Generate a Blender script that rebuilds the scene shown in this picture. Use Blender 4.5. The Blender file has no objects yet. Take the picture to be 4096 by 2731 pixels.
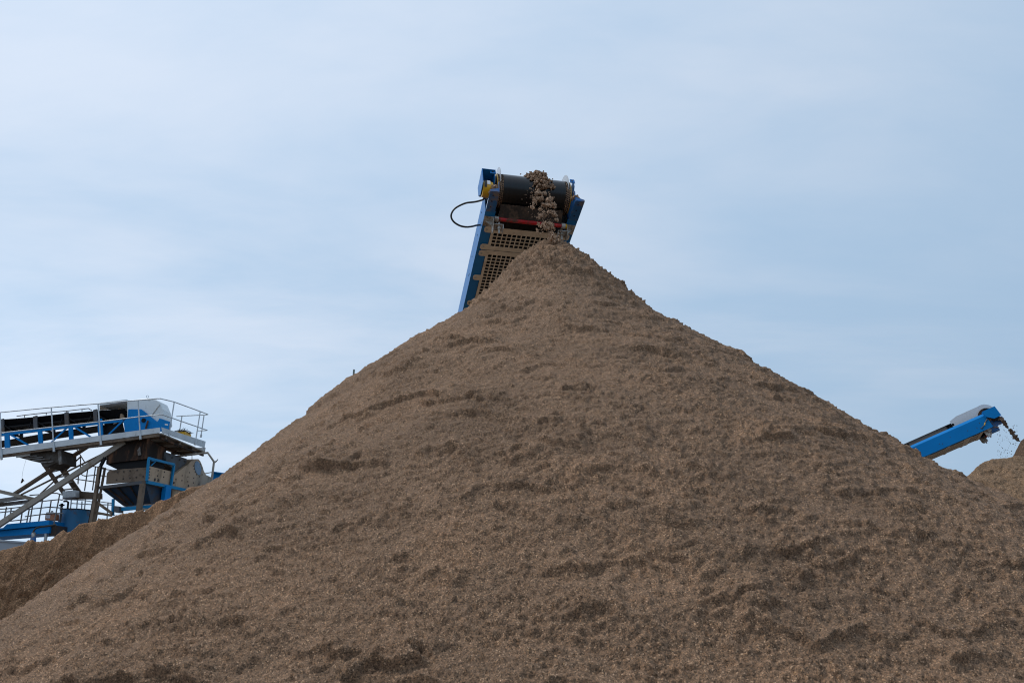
import bpy, bmesh, math, random
import numpy as np
from mathutils import Vector, Matrix
S = bpy.context.scene
R = math.radians
rng = random.Random(7)

# ------------------------------------------------------------------ camera
F_PX = 2958.0                      # focal length in pixels of the 4096 px wide photograph
PITCH = math.atan(0.3607)
CAM = Vector((0, 0, 1.6))
cam = bpy.data.cameras.new('camera')
cam.sensor_width = 36.0
cam.lens = F_PX / 4096 * 36.0
cam.clip_start = 0.05
cam.clip_end = 3000
cam.dof.use_dof = True
cam.dof.focus_distance = 6.5
cam.dof.aperture_fstop = 6.3
camo = bpy.data.objects.new('camera', cam)
S.collection.objects.link(camo)
camo.location = CAM
camo.rotation_euler = (math.pi/2 + PITCH, 0, 0)
S.camera = camo

# ------------------------------------------------------------------ light
SUN_EL, SUN_ROT = R(58), R(-66)   # rotation of the sun seen from above, from +Y towards +X
w = bpy.data.worlds.new('World')
S.world = w
w.use_nodes = True
nt = w.node_tree
nt.nodes.clear()
def N(tree, t, **k):
    n = tree.nodes.new(t)
    for a, b in k.items():
        setattr(n, a, b)
    return n
out = N(nt, 'ShaderNodeOutputWorld')
bg = N(nt, 'ShaderNodeBackground')
bg.inputs['Strength'].default_value = 0.1
sky = N(nt, 'ShaderNodeTexSky', sky_type='NISHITA', sun_disc=False, sun_elevation=SUN_EL, sun_rotation=SUN_ROT)
sky.air_density = 1.2; sky.dust_density = 2.0
tc = N(nt, 'ShaderNodeTexCoord')
# thin overcast: a pale cloud sheet with soft streaks, laid over the clear sky by direction
sep = N(nt, 'ShaderNodeSeparateXYZ')
nt.links.new(tc.outputs['Generated'], sep.inputs[0])
def wmath(op, a, b=None, clamp=False):
    m = N(nt, 'ShaderNodeMath', operation=op, use_clamp=clamp)
    for i, v in enumerate((a, b)):
        if v is None: continue
        if isinstance(v, (int, float)): m.inputs[i].default_value = v
        else: nt.links.new(v, m.inputs[i])
    return m.outputs[0]
zc = wmath('MAXIMUM', sep.outputs['Z'], 0.0)
zden = wmath('ADD', zc, 0.16)
cx = wmath('DIVIDE', sep.outputs['X'], zden)
cy = wmath('DIVIDE', sep.outputs['Y'], zden)
comb = N(nt, 'ShaderNodeCombineXYZ')
nt.links.new(cx, comb.inputs[0]); nt.links.new(cy, comb.inputs[1])
mp = N(nt, 'ShaderNodeMapping')
mp.inputs['Rotation'].default_value = (0, 0, R(12))
mp.inputs['Scale'].default_value = (0.55, 1.25, 1)
nt.links.new(comb.outputs[0], mp.inputs[0])
n1 = N(nt, 'ShaderNodeTexNoise'); n1.inputs['Scale'].default_value = 1.1; n1.inputs['Detail'].default_value = 8; n1.inputs['Roughness'].default_value = 0.54; n1.inputs['Distortion'].default_value = 0.5
nt.links.new(mp.outputs[0], n1.inputs['Vector'])
cr = N(nt, 'ShaderNodeValToRGB')
cr.color_ramp.interpolation = 'EASE'
e = cr.color_ramp.elements
e[0].position = 0.24; e[0].color = (4.50, 6.28, 8.40, 1)
e[1].position = 0.78; e[1].color = (6.95, 7.90, 9.30, 1)
f1 = wmath('MULTIPLY_ADD', sep.outputs['X'], -0.22); nt.links.new(n1.outputs['Fac'], nt.nodes[-1].inputs[2])
f2 = wmath('MULTIPLY_ADD', sep.outputs['Z'], 0.30); nt.links.new(f1, nt.nodes[-1].inputs[2])
n2 = N(nt, 'ShaderNodeTexNoise'); n2.inputs['Scale'].default_value = 3.1; n2.inputs['Detail'].default_value = 7; n2.inputs['Roughness'].default_value = 0.55; n2.inputs['Distortion'].default_value = 0.3
nt.links.new(mp.outputs[0], n2.inputs['Vector'])
f3 = wmath('MULTIPLY_ADD', n2.outputs['Fac'], 0.38); nt.links.new(f2, nt.nodes[-1].inputs[2])
nt.links.new(wmath('SUBTRACT', f3, 0.34), cr.inputs[0])
# the sheet is brighter towards the hidden sun (left) and the left horizon, bluer to the right
gx0 = wmath('MULTIPLY_ADD', sep.outputs['X'], -0.12); nt.nodes[-1].inputs[2].default_value = 0.90
gx = wmath('MULTIPLY_ADD', zc, 0.18); nt.links.new(gx0, nt.nodes[-1].inputs[2])
gl = wmath('MULTIPLY', wmath('SUBTRACT', 0.42, sep.outputs['Z'], True), wmath('MAXIMUM', wmath('MULTIPLY', sep.outputs['X'], -1.0), 0.0))
gm = wmath('MULTIPLY_ADD', gl, 0.95); nt.nodes[-1].inputs[2].default_value = 0.0
g = wmath('ADD', gx, gm)
sc = N(nt, 'ShaderNodeVectorMath', operation='SCALE')
nt.links.new(cr.outputs[0], sc.inputs[0]); nt.links.new(g, sc.inputs['Scale'])
mix = N(nt, 'ShaderNodeMix', data_type='RGBA')
mix.inputs['Factor'].default_value = 0.9
nt.links.new(sky.outputs[0], mix.inputs['A']); nt.links.new(sc.outputs[0], mix.inputs['B'])
nt.links.new(mix.outputs['Result'], bg.inputs['Color'])
nt.links.new(bg.outputs[0], out.inputs[0])

sl = bpy.data.lights.new('sun', 'SUN')
sl.energy = 1.5; sl.angle = R(11); sl.color = (1.0, 0.95, 0.88)
so = bpy.data.objects.new('sun', sl)
S.collection.objects.link(so)
sd = Vector((math.sin(SUN_ROT)*math.cos(SUN_EL), math.cos(SUN_ROT)*math.cos(SUN_EL), math.sin(SUN_EL)))
so.rotation_euler = (-sd).to_track_quat('-Z', 'Y').to_euler()
so.location = (0, 0, 40)
S.view_settings.view_transform = 'Standard'
S.view_settings.look = 'None'
S.view_settings.exposure = 0.0
S.view_settings.gamma = 1.0
S.view_settings.use_curve_mapping = False
S.cycles.max_bounces = 6
S.cycles.filter_width = 1.1

# ------------------------------------------------------------------ helpers
cP, sP = math.cos(PITCH), math.sin(PITCH)
def ray(px, py):
    a = (px-2048)/F_PX; b = -(py-1365.5)/F_PX
    return Vector((a, cP - sP*b, sP + cP*b))
def at(px, py, Y):
    d = ray(px, py)
    return CAM + d*(Y/d.y)

class MB:
    """collects shapes for ONE mesh object"""
    def __init__(self): self.v = []; self.f = []; self.sm = []
    def add(self, vs, fs, smooth=False):
        o = len(self.v)
        self.v += [tuple(p) for p in vs]
        self.f += [tuple(i+o for i in f) for f in fs]
        self.sm += [smooth]*len(fs)
        return self
    def box(self, lo, hi):
        x0, y0, z0 = lo; x1, y1, z1 = hi
        vs = [(x0,y0,z0),(x1,y0,z0),(x1,y1,z0),(x0,y1,z0),(x0,y0,z1),(x1,y0,z1),(x1,y1,z1),(x0,y1,z1)]
        return self.add(vs, [(0,3,2,1),(4,5,6,7),(0,1,5,4),(1,2,6,5),(2,3,7,6),(3,0,4,7)])
    def prism(self, pts, off):
        """polygon pts (3D) extruded by vector off"""
        n = len(pts); off = Vector(off)
        vs = [Vector(p) for p in pts]; vs += [p+off for p in vs]
        fs = [tuple(range(n))[::-1], tuple(range(n, 2*n))]
        fs += [(i, (i+1) % n, n+(i+1) % n, n+i) for i in range(n)]
        return self.add(vs, fs)
    def tube(self, pts, r, n=8, caps=True):
        pts = [Vector(p) for p in pts]
        rs = r if isinstance(r, (list, tuple)) else [r]*len(pts)
        vs = []; fs = []
        prev = None
        for i, p in enumerate(pts):
            a = pts[max(i-1, 0)]; b = pts[min(i+1, len(pts)-1)]
            t = (b-a).normalized()
            if prev is None:
                up = Vector((0, 0, 1)) if abs(t.z) < .9 else Vector((1, 0, 0))
                x = t.cross(up).normalized()
            else:
                x = (prev - t*prev.dot(t)).normalized()
            prev = x; y = t.cross(x)
            for k in range(n):
                q = 2*math.pi*(k+.5)/n
                vs.append(p + (x*math.cos(q) + y*math.sin(q))*rs[i])
        for i in range(len(pts)-1):
            for k in range(n):
                k2 = (k+1) % n
                fs.append((i*n+k, i*n+k2, (i+1)*n+k2, (i+1)*n+k))
        if caps:
            fs.append(tuple(range(n))[::-1]); m = (len(pts)-1)*n
            fs.append(tuple(range(m, m+n)))
        return self.add(vs, fs, n > 5)
    def bar(self, a, b, wd, dp, up=(0, 0, 1)):
        """rectangular section bar; wd along the side, dp along up"""
        a = Vector(a); b = Vector(b); t = (b-a).normalized(); up = Vector(up)
        x = t.cross(up)
        if x.length < 1e-3: x = t.cross(Vector((0, 1, 0)))
        x.normalize(); y = x.cross(t)
        vs = [q + x*(i*wd/2) + y*(j*dp/2) for q in (a, b) for i, j in ((-1,-1),(1,-1),(1,1),(-1,1))]
        return self.add(vs, [(0,1,2,3),(7,6,5,4),(0,4,5,1),(1,5,6,2),(2,6,7,3),(3,7,4,0)])
    def lathe(self, a, axis, prof, n=32):
        """prof: list of (distance along axis, radius)"""
        a = Vector(a); t = Vector(axis).normalized()
        up = Vector((0, 0, 1)) if abs(t.z) < .9 else Vector((1, 0, 0))
        x = t.cross(up).normalized(); y = t.cross(x)
        vs = []; fs = []
        for d, r in prof:
            for k in range(n):
                q = 2*math.pi*k/n
                vs.append(a + t*d + (x*math.cos(q)+y*math.sin(q))*r)
        for i in range(len(prof)-1):
            for k in range(n):
                k2 = (k+1) % n
                fs.append((i*n+k, i*n+k2, (i+1)*n+k2, (i+1)*n+k))
        return self.add(vs, fs, True)
    def blob(self, c, r, seed, sub=2, sq=(1, 1, 1), rough=.35):
        b = bmesh.new(); bmesh.ops.create_icosphere(b, subdivisions=sub, radius=1)
        rr = random.Random(seed)
        ph = [rr.uniform(0, 6.28) for _ in range(9)]
        vs = []
        for v in b.verts:
            p = v.co
            d = 1 + rough*(.5*math.sin(3.1*p.x+ph[0])*math.sin(2.7*p.y+ph[1]) + .4*math.sin(5.3*p.z+ph[2]+2*p.x) + .3*math.sin(9*p.y+ph[3])*math.cos(8*p.x+ph[4])) + rough*rr.uniform(-.25, .25)
            vs.append((c[0]+p.x*r*d*sq[0], c[1]+p.y*r*d*sq[1], c[2]+p.z*r*d*sq[2]))
        fs = [tuple(v.index for v in f.verts) for f in b.faces]
        b.free()
        return self.add(vs, fs, False)
    def build(self, name, mat, parent=None, bevel=0, **tags):
        off = Vector((0, 0, 0))
        if parent is not None and parent.get('_abs'): off = Vector(parent['_abs'])
        elif parent is None and tags.get('label'):
            lo = [min(v[i] for v in self.v) for i in range(3)]; hi = [max(v[i] for v in self.v) for i in range(3)]
            off = Vector(((lo[0]+hi[0])/2, (lo[1]+hi[1])/2, lo[2]))
        me = bpy.data.meshes.new(name)
        me.from_pydata([(v[0]-off.x, v[1]-off.y, v[2]-off.z) for v in self.v], [], self.f)
        me.polygons.foreach_set('use_smooth', self.sm)
        if any(self.sm): me.set_sharp_from_angle(angle=R(40))
        me.materials.append(mat)
        o = bpy.data.objects.new(name, me)
        S.collection.objects.link(o)
        if parent is not None: o.parent = parent
        else: o.location = off
        if parent is not None and parent.get('_abs'): o['_abs'] = parent['_abs']
        if bevel:
            bm = bmesh.new(); bm.from_mesh(me)
            bmesh.ops.recalc_face_normals(bm, faces=bm.faces)
            bmesh.ops.bevel(bm, geom=[ed for ed in bm.edges if len(ed.link_faces) == 2 and ed.calc_face_angle() > .6], offset=bevel, segments=1, affect='EDGES')
            bm.to_mesh(me); bm.free()
        for k, v in tags.items(): o[k] = v
        return o
def thing(name, loc, label, category, group=None, rot=None):
    o = bpy.data.objects.new(name, None)
    S.collection.objects.link(o)
    o.location = loc
    if rot is not None: o.rotation_euler = rot
    else: o['_abs'] = tuple(loc)
    o['label'] = label; o['category'] = category
    if group: o['group'] = group
    return o

# ------------------------------------------------------------------ materials
def mat(name, col, rough=.6, metal=0.0, dirt=None, dirt_amt=0.0, dscale=3.0, var=.12, bump=.0, bscale=60, spec=.5, dirt_lo=None, stretch=None, alpha=None):
    m = bpy.data.materials.new(name); m.use_nodes = True
    t = m.node_tree; b = t.nodes['Principled BSDF']
    b.inputs['Roughness'].default_value = rough; b.inputs['Metallic'].default_value = metal
    b.inputs['Specular IOR Level'].default_value = spec
    tcn = N(t, 'ShaderNodeTexCoord')
    mpn = N(t, 'ShaderNodeMapping')
    if stretch: mpn.inputs['Scale'].default_value = stretch
    t.links.new(tcn.outputs['Object'], mpn.inputs[0])
    nz = N(t, 'ShaderNodeTexNoise'); nz.inputs['Scale'].default_value = dscale*.7; nz.inputs['Detail'].default_value = 5
    t.links.new(mpn.outputs[0], nz.inputs['Vector'])
    mr = N(t, 'ShaderNodeMapRange'); mr.inputs[1].default_value = .25; mr.inputs[2].default_value = .75
    mr.inputs[3].default_value = 1-var; mr.inputs[4].default_value = 1+var
    t.links.new(nz.outputs['Fac'], mr.inputs[0])
    vm = N(t, 'ShaderNodeVectorMath', operation='SCALE'); vm.inputs[0].default_value = col[:3]
    t.links.new(mr.outputs[0], vm.inputs['Scale'])
    last = vm.outputs[0]
    if dirt:
        n2 = N(t, 'ShaderNodeTexNoise'); n2.inputs['Scale'].default_value = dscale; n2.inputs['Detail'].default_value = 8; n2.inputs['Roughness'].default_value = .68
        t.links.new(mpn.outputs[0], n2.inputs['Vector'])
        r2 = N(t, 'ShaderNodeMapRange'); r2.inputs[1].default_value = .68-dirt_amt*.42; r2.inputs[2].default_value = .80-dirt_amt*.36
        t.links.new(n2.outputs['Fac'], r2.inputs[0])
        mx = N(t, 'ShaderNodeMix', data_type='RGBA'); mx.inputs['B'].default_value = (*dirt, 1)
        t.links.new(r2.outputs[0], mx.inputs['Factor']); t.links.new(last, mx.inputs['A'])
        last = mx.outputs['Result']
        ra = N(t, 'ShaderNodeMapRange'); ra.inputs[3].default_value = rough; ra.inputs[4].default_value = .95
        t.links.new(r2.outputs[0], ra.inputs[0]); t.links.new(ra.outputs[0], b.inputs['Roughness'])
    t.links.new(last, b.inputs['Base Color'])
    if bump:
        n3 = N(t, 'ShaderNodeTexNoise'); n3.inputs['Scale'].default_value = bscale; n3.inputs['Detail'].default_value = 4
        t.links.new(mpn.outputs[0], n3.inputs['Vector'])
        bp = N(t, 'ShaderNodeBump'); bp.inputs['Strength'].default_value = bump; bp.inputs['Distance'].default_value = .01
        t.links.new(n3.outputs['Fac'], bp.inputs['Height']); t.links.new(bp.outputs[0], b.inputs['Normal'])
    if alpha: b.inputs['Alpha'].default_value = alpha
    return m

def sand_mat(name, base, grain=230, tint=(1, 1, 1), bump=.6, streak=True):
    m = bpy.data.materials.new(name); m.use_nodes = True
    t = m.node_tree; b = t.nodes['Principled BSDF']
    b.inputs['Roughness'].default_value = .85; b.inputs['Specular IOR Level'].default_value = .25
    tcn = N(t, 'ShaderNodeTexCoord')
    def ramp(src, stops, interp='LINEAR'):
        r = N(t, 'ShaderNodeValToRGB'); r.color_ramp.interpolation = interp
        el = r.color_ramp.elements
        while len(el) < len(stops): el.new(.5)
        for ee, (p, c) in zip(el, stops): ee.position = p; ee.color = (*c, 1)
        t.links.new(src, r.inputs[0]); return r.outputs[0]
    def mixc(fac, a, bb, mode='MIX'):
        x = N(t, 'ShaderNodeMix', data_type='RGBA', blend_type=mode)
        if isinstance(fac, (int, float)): x.inputs['Factor'].default_value = fac
        else: t.links.new(fac, x.inputs['Factor'])
        for s_, q in (('A', a), ('B', bb)):
            if isinstance(q, tuple): x.inputs[s_].default_value = (*q, 1)
            else: t.links.new(q, x.inputs[s_])
        return x.outputs['Result']
    B = base
    k = lambda s, r=1, g=1, bl=1: (B[0]*s*r, B[1]*s*g, B[2]*s*bl)
    # every grain its own colour
    v = N(t, 'ShaderNodeTexVoronoi'); v.inputs['Scale'].default_value = grain
    t.links.new(tcn.outputs['Object'], v.inputs['Vector'])
    sp = N(t, 'ShaderNodeSeparateColor'); t.links.new(v.outputs['Color'], sp.inputs[0])
    g1 = ramp(sp.outputs[0], [(0, k(.35)), (.16, k(.62)), (.42, k(.9)), (.62, k(1.05, 1.05, .98, .92)), (.80, k(1.25, 1, .98, .95)), (.90, k(1.35, 1.08, .98, .85)), (.965, k(2.3, 1, 1.03, 1.02))], 'CONSTANT')
    # scattered larger grit
    v2 = N(t, 'ShaderNodeTexVoronoi'); v2.inputs['Scale'].default_value = grain*.42
    t.links.new(tcn.outputs['Object'], v2.inputs['Vector'])
    sp2 = N(t, 'ShaderNodeSeparateColor'); t.links.new(v2.outputs['Color'], sp2.inputs[0])
    lt = N(t, 'ShaderNodeMath', operation='LESS_THAN'); lt.inputs[1].default_value = .0022
    t.links.new(v2.outputs['Distance'], lt.inputs[0]); v2.inputs['Scale'].default_value = grain*.55
    v2.feature = 'F1'
    lt.inputs[1].default_value = .38
    gt = N(t, 'ShaderNodeMath', operation='GREATER_THAN'); gt.inputs[1].default_value = .968
    t.links.new(sp2.outputs[1], gt.inputs[0])
    mu = N(t, 'ShaderNodeMath', operation='MULTIPLY'); t.links.new(lt.outputs[0], mu.inputs[0]); t.links.new(gt.outputs[0], mu.inputs[1])
    g2 = ramp(sp2.outputs[2], [(0, k(2.4, 1, 1.05, 1.1)), (.45, k(2.2, 1.05, 1.0, .8)), (.7, k(.4)), (.85, k(3.0, 1, 1.05, 1.08))], 'CONSTANT')
    col = mixc(mu.outputs[0], g1, g2)
    # damp patches: wetter sand is darker
    nz = N(t, 'ShaderNodeTexNoise'); nz.inputs['Scale'].default_value = 1.6; nz.inputs['Detail'].default_value = 7; nz.inputs['Roughness'].default_value = .62
    t.links.new(tcn.outputs['Object'], nz.inputs['Vector'])
    p = ramp(nz.outputs['Fac'], [(.32, (.80, .80, .80)), (.5, (1, 1, 1)), (.68, (1.16, 1.13, 1.10))])
    col = mixc(1.0, col, p, 'MULTIPLY')
    # crumb-sized mottling: drier and wetter sand, plus crumb shadows put into the colour
    nc = N(t, 'ShaderNodeTexNoise'); nc.inputs['Scale'].default_value = grain*.32; nc.inputs['Detail'].default_value = 4; nc.inputs['Roughness'].default_value = .7
    t.links.new(tcn.outputs['Object'], nc.inputs['Vector'])
    col = mixc(1.0, col, ramp(nc.outputs['Fac'], [(.34, (.66, .64, .62)), (.5, (1, 1, 1)), (.66, (1.26, 1.25, 1.24))]), 'MULTIPLY')
    t.links.new(col, b.inputs['Base Color'])
    n3 = N(t, 'ShaderNodeTexNoise'); n3.inputs['Scale'].default_value = grain*.28; n3.inputs['Detail'].default_value = 5; n3.inputs['Roughness'].default_value = .7
    t.links.new(tcn.outputs['Object'], n3.inputs['Vector'])
    bp = N(t, 'ShaderNodeBump'); bp.inputs['Strength'].default_value = bump; bp.inputs['Distance'].default_value = .012
    t.links.new(n3.outputs['Fac'], bp.inputs['Height'])
    bp2 = N(t, 'ShaderNodeBump'); bp2.inputs['Strength'].default_value = bump*.8; bp2.inputs['Distance'].default_value = .004; bp2.invert = True
    t.links.new(v.outputs['Distance'], bp2.inputs['Height']); t.links.new(bp.outputs[0], bp2.inputs['Normal'])
    t.links.new(bp2.outputs[0], b.inputs['Normal'])
    return m

M = {}
SAND = (.232, .146, .090)
DUST = (.22, .165, .115)
M['sand'] = sand_mat('brown_sand', SAND, grain=290)
M['sand_left'] = sand_mat('tan_sand', (.262, .152, .084), grain=120)
M['sand_right'] = sand_mat('dry_sand', (.215, .138, .082), grain=120)
M['sand_dark'] = sand_mat('dark_sand', (.115, .074, .048), grain=120)
M['sand_crust'] = sand_mat('sand_crust', (.38, .26, .18), grain=160)
M['ground'] = sand_mat('ground', (.20, .16, .125), grain=60)
BLUE = (.001, .165, .48)
M['blue'] = mat('blue_paint', BLUE, .40, dirt=DUST, dirt_amt=.10, dscale=7, var=.08, spec=.4)
M['blue_dirty'] = mat('blue_paint_dusty', (.010, .115, .33), .5, dirt=DUST, dirt_amt=.42, dscale=5, var=.12)
M['blue_bright'] = mat('blue_paint_clean', (.0, .19, .52), .55, dirt=DUST, dirt_amt=.04, dscale=4, var=.06, spec=.13)
M['blue_far'] = mat('blue_paint_worn', (.005, .19, .40), .55, dirt=(.12, .10, .09), dirt_amt=.28, dscale=1.6, var=.1, spec=.2)
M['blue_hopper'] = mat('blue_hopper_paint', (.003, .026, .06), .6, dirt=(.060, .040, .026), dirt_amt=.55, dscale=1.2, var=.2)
M['black'] = mat('black_rubber', (.007, .0075, .009), .6, var=.3, dscale=4, spec=.15)
M['belt'] = mat('belt_rubber', (.003, .004, .006), .27, var=.9, dscale=16, stretch=(2.6, .05, .05), spec=.42, bump=.25, bscale=14)
M['galv'] = mat('galvanised_steel', (.46, .50, .53), .5, metal=.2, dirt=(.30, .30, .29), dirt_amt=.25, dscale=4, var=.14)
M['galv_dark'] = mat('weathered_galvanised', (.20, .20, .20), .6, metal=.4, dirt=(.12, .09, .07), dirt_amt=.5, dscale=2.5, var=.2)
M['galv_dusty'] = mat('dusty_galvanised', (.46, .46, .44), .5, metal=.3, dirt=DUST, dirt_amt=.5, dscale=14, var=.15, bump=.3)
M['guard'] = mat('dusty_guard_plate', (.66, .60, .50), .7, metal=.1, dirt=(.50, .43, .34), dirt_amt=.35, dscale=9, var=.12, bump=.15, bscale=90)
M['red'] = mat('red_paint', (.50, .004, .010), .4, dirt=(.10, .055, .038), dirt_amt=.52, dscale=11, var=.1)
M['yellow'] = mat('yellow_paint', (.66, .37, .008), .4, dirt=(.28, .17, .08), dirt_amt=.2, dscale=9, var=.06)
M['white'] = mat('white_label', (.75, .75, .76), .5, var=.04)
M['label_black'] = mat('label_black', (.03, .03, .03), .6)
M['clear'] = mat('milky_plastic', (.62, .66, .70), .35, var=.04, alpha=.86)
M['cable'] = mat('black_cable', (.012, .014, .013), .45)
M['rust'] = mat('rusty_dark_steel', (.022, .017, .015), .85, dirt=(.13, .065, .038), dirt_amt=.5, dscale=2.0, var=.35, stretch=(1, 1, .35), spec=.12)
M['beige'] = mat('beige_dusty_plate', (.42, .30, .20), .75, dirt=(.22, .165, .11), dirt_amt=.4, dscale=1.8, var=.15, stretch=(1, 1, .4))
M['brown_steel'] = mat('dusty_brown_steel', (.15, .105, .070), .7, dirt=(.06, .042, .030), dirt_amt=.4, dscale=2, var=.2)
M['tan_steel'] = mat('dusty_tan_steel', (.26, .235, .20), .65, dirt=(.17, .13, .09), dirt_amt=.35, dscale=1.5, var=.1)
M['pale'] = mat('pale_sheet', (.62, .68, .71), .45, dirt=(.36, .36, .34), dirt_amt=.25, dscale=1.5, var=.05)
M['tank_blue'] = mat('faded_blue_tank', (.02, .17, .36), .5, dirt=(.13, .11, .12), dirt_amt=.3, dscale=2.4, var=.15)
M['silo'] = mat('grey_silo_sheet', (.30, .33, .37), .5, var=.05)
M['orange'] = mat('orange_liquid_plastic', (.50, .20, .10), .4, var=.08)
M['twig'] = mat('twigs', (.05, .035, .025), .9)
M['bolt'] = mat('bolt_steel', (.06, .05, .045), .6, metal=.4)
M['green_grey'] = mat('grey_pole_paint', (.12, .16, .15), .6)

# ------------------------------------------------------------------ noise in numpy
def _h(i, j, s):
    n = (i.astype(np.int64)*374761393 + j.astype(np.int64)*668265263 + s*974634777) & 0xffffffff
    n = ((n ^ (n >> 13))*1274126177) & 0xffffffff
    n = n ^ (n >> 16)
    return (n & 0xffffff).astype(np.float32)/np.float32(0xffffff)
def vnoise(x, y, s=0):
    xi = np.floor(x); yi = np.floor(y); fx = (x-xi).astype(np.float32); fy = (y-yi).astype(np.float32)
    xi = xi.astype(np.int64); yi = yi.astype(np.int64)
    fx = fx*fx*fx*(fx*(fx*6-15)+10); fy = fy*fy*fy*(fy*(fy*6-15)+10)
    a = _h(xi, yi, s); b = _h(xi+1, yi, s); c = _h(xi, yi+1, s); d = _h(xi+1, yi+1, s)
    return ((a*(1-fx)+b*fx)*(1-fy)+(c*(1-fx)+d*fx)*fy)*2-1
def fbm(x, y, sc, oc=4, s=0, g=.5):
    r = 0; a = 1.0; t = 0
    ca, sa = math.cos(.65), math.sin(.65)
    u, v = x/sc, y/sc
    for k in range(oc):
        r = r + a*vnoise(u, v, s+k*17); t += a; a *= g
        u, v = (u*ca-v*sa)*2.03+5.3, (u*sa+v*ca)*2.03+1.7
    return r/t
def worley(x, y, sc, s=0):
    """distance to the nearest feature point in cells of size sc, and that point's random number"""
    u, v = x/sc, y/sc
    iu = np.floor(u).astype(np.int64); iv = np.floor(v).astype(np.int64)
    best = np.full(u.shape, 9., np.float32); rnd = np.zeros(u.shape, np.float32)
    for di in (-1, 0, 1):
        for dj in (-1, 0, 1):
            cu, cv = iu+di, iv+dj
            px = cu+_h(cu, cv, s); py = cv+_h(cu, cv, s+5)
            d = ((px-u)**2+(py-v)**2).astype(np.float32)
            m = d < best
            best = np.where(m, d, best); rnd = np.where(m, _h(cu, cv, s+9), rnd)
    return np.sqrt(best), rnd
def smooth(a, b, x):
    t = np.clip((x-a)/(b-a), 0, 1); return t*t*(3-2*t)

def grid_mesh(name, P, mat_, **tags):
    """P: (rows, cols, 3) world positions -> one mesh object"""
    n, m = P.shape[:2]
    me = bpy.data.meshes.new(name)
    me.vertices.add(n*m)
    org = P.reshape(-1, 3).min(0); mid = P.reshape(-1, 3).mean(0); org = np.array([mid[0], mid[1], max(org[2], -.3)])
    me.vertices.foreach_set('co', (P.reshape(-1, 3)-org).astype(np.float32).ravel())
    i = np.arange(n*m, dtype=np.int32).reshape(n, m)
    q = np.stack([i[:-1, :-1], i[:-1, 1:], i[1:, 1:], i[1:, :-1]], -1).reshape(-1, 4)
    me.loops.add(q.size); me.loops.foreach_set('vertex_index', q.ravel())
    me.polygons.add(len(q))
    me.polygons.foreach_set('loop_start', np.arange(0, q.size, 4, dtype=np.int32))
    me.polygons.foreach_set('use_smooth', np.ones(len(q), bool))
    me.update(calc_edges=True)
    me.materials.append(mat_)
    o = bpy.data.objects.new(name, me); S.collection.objects.link(o)
    o.location = org
    for k, v in tags.items(): o[k] = v
    return o

# ------------------------------------------------------------------ ground
gm_ = MB()
G = 60
vs = []; fs = []
for i in range(G+1):
    for j in range(G+1):
        u = (i/G*2-1); v = (j/G*2-1)
        vs.append((900*math.copysign(abs(u)**2.2, u), 900*math.copysign(abs(v)**2.2, v), 0))
for i in range(G):
    for j in range(G):
        a = i*(G+1)+j; fs.append((a, a+G+1, a+G+2, a+1))
gm_.add(vs, fs)
gm_.build('ground', M['ground'], kind='structure')

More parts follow.
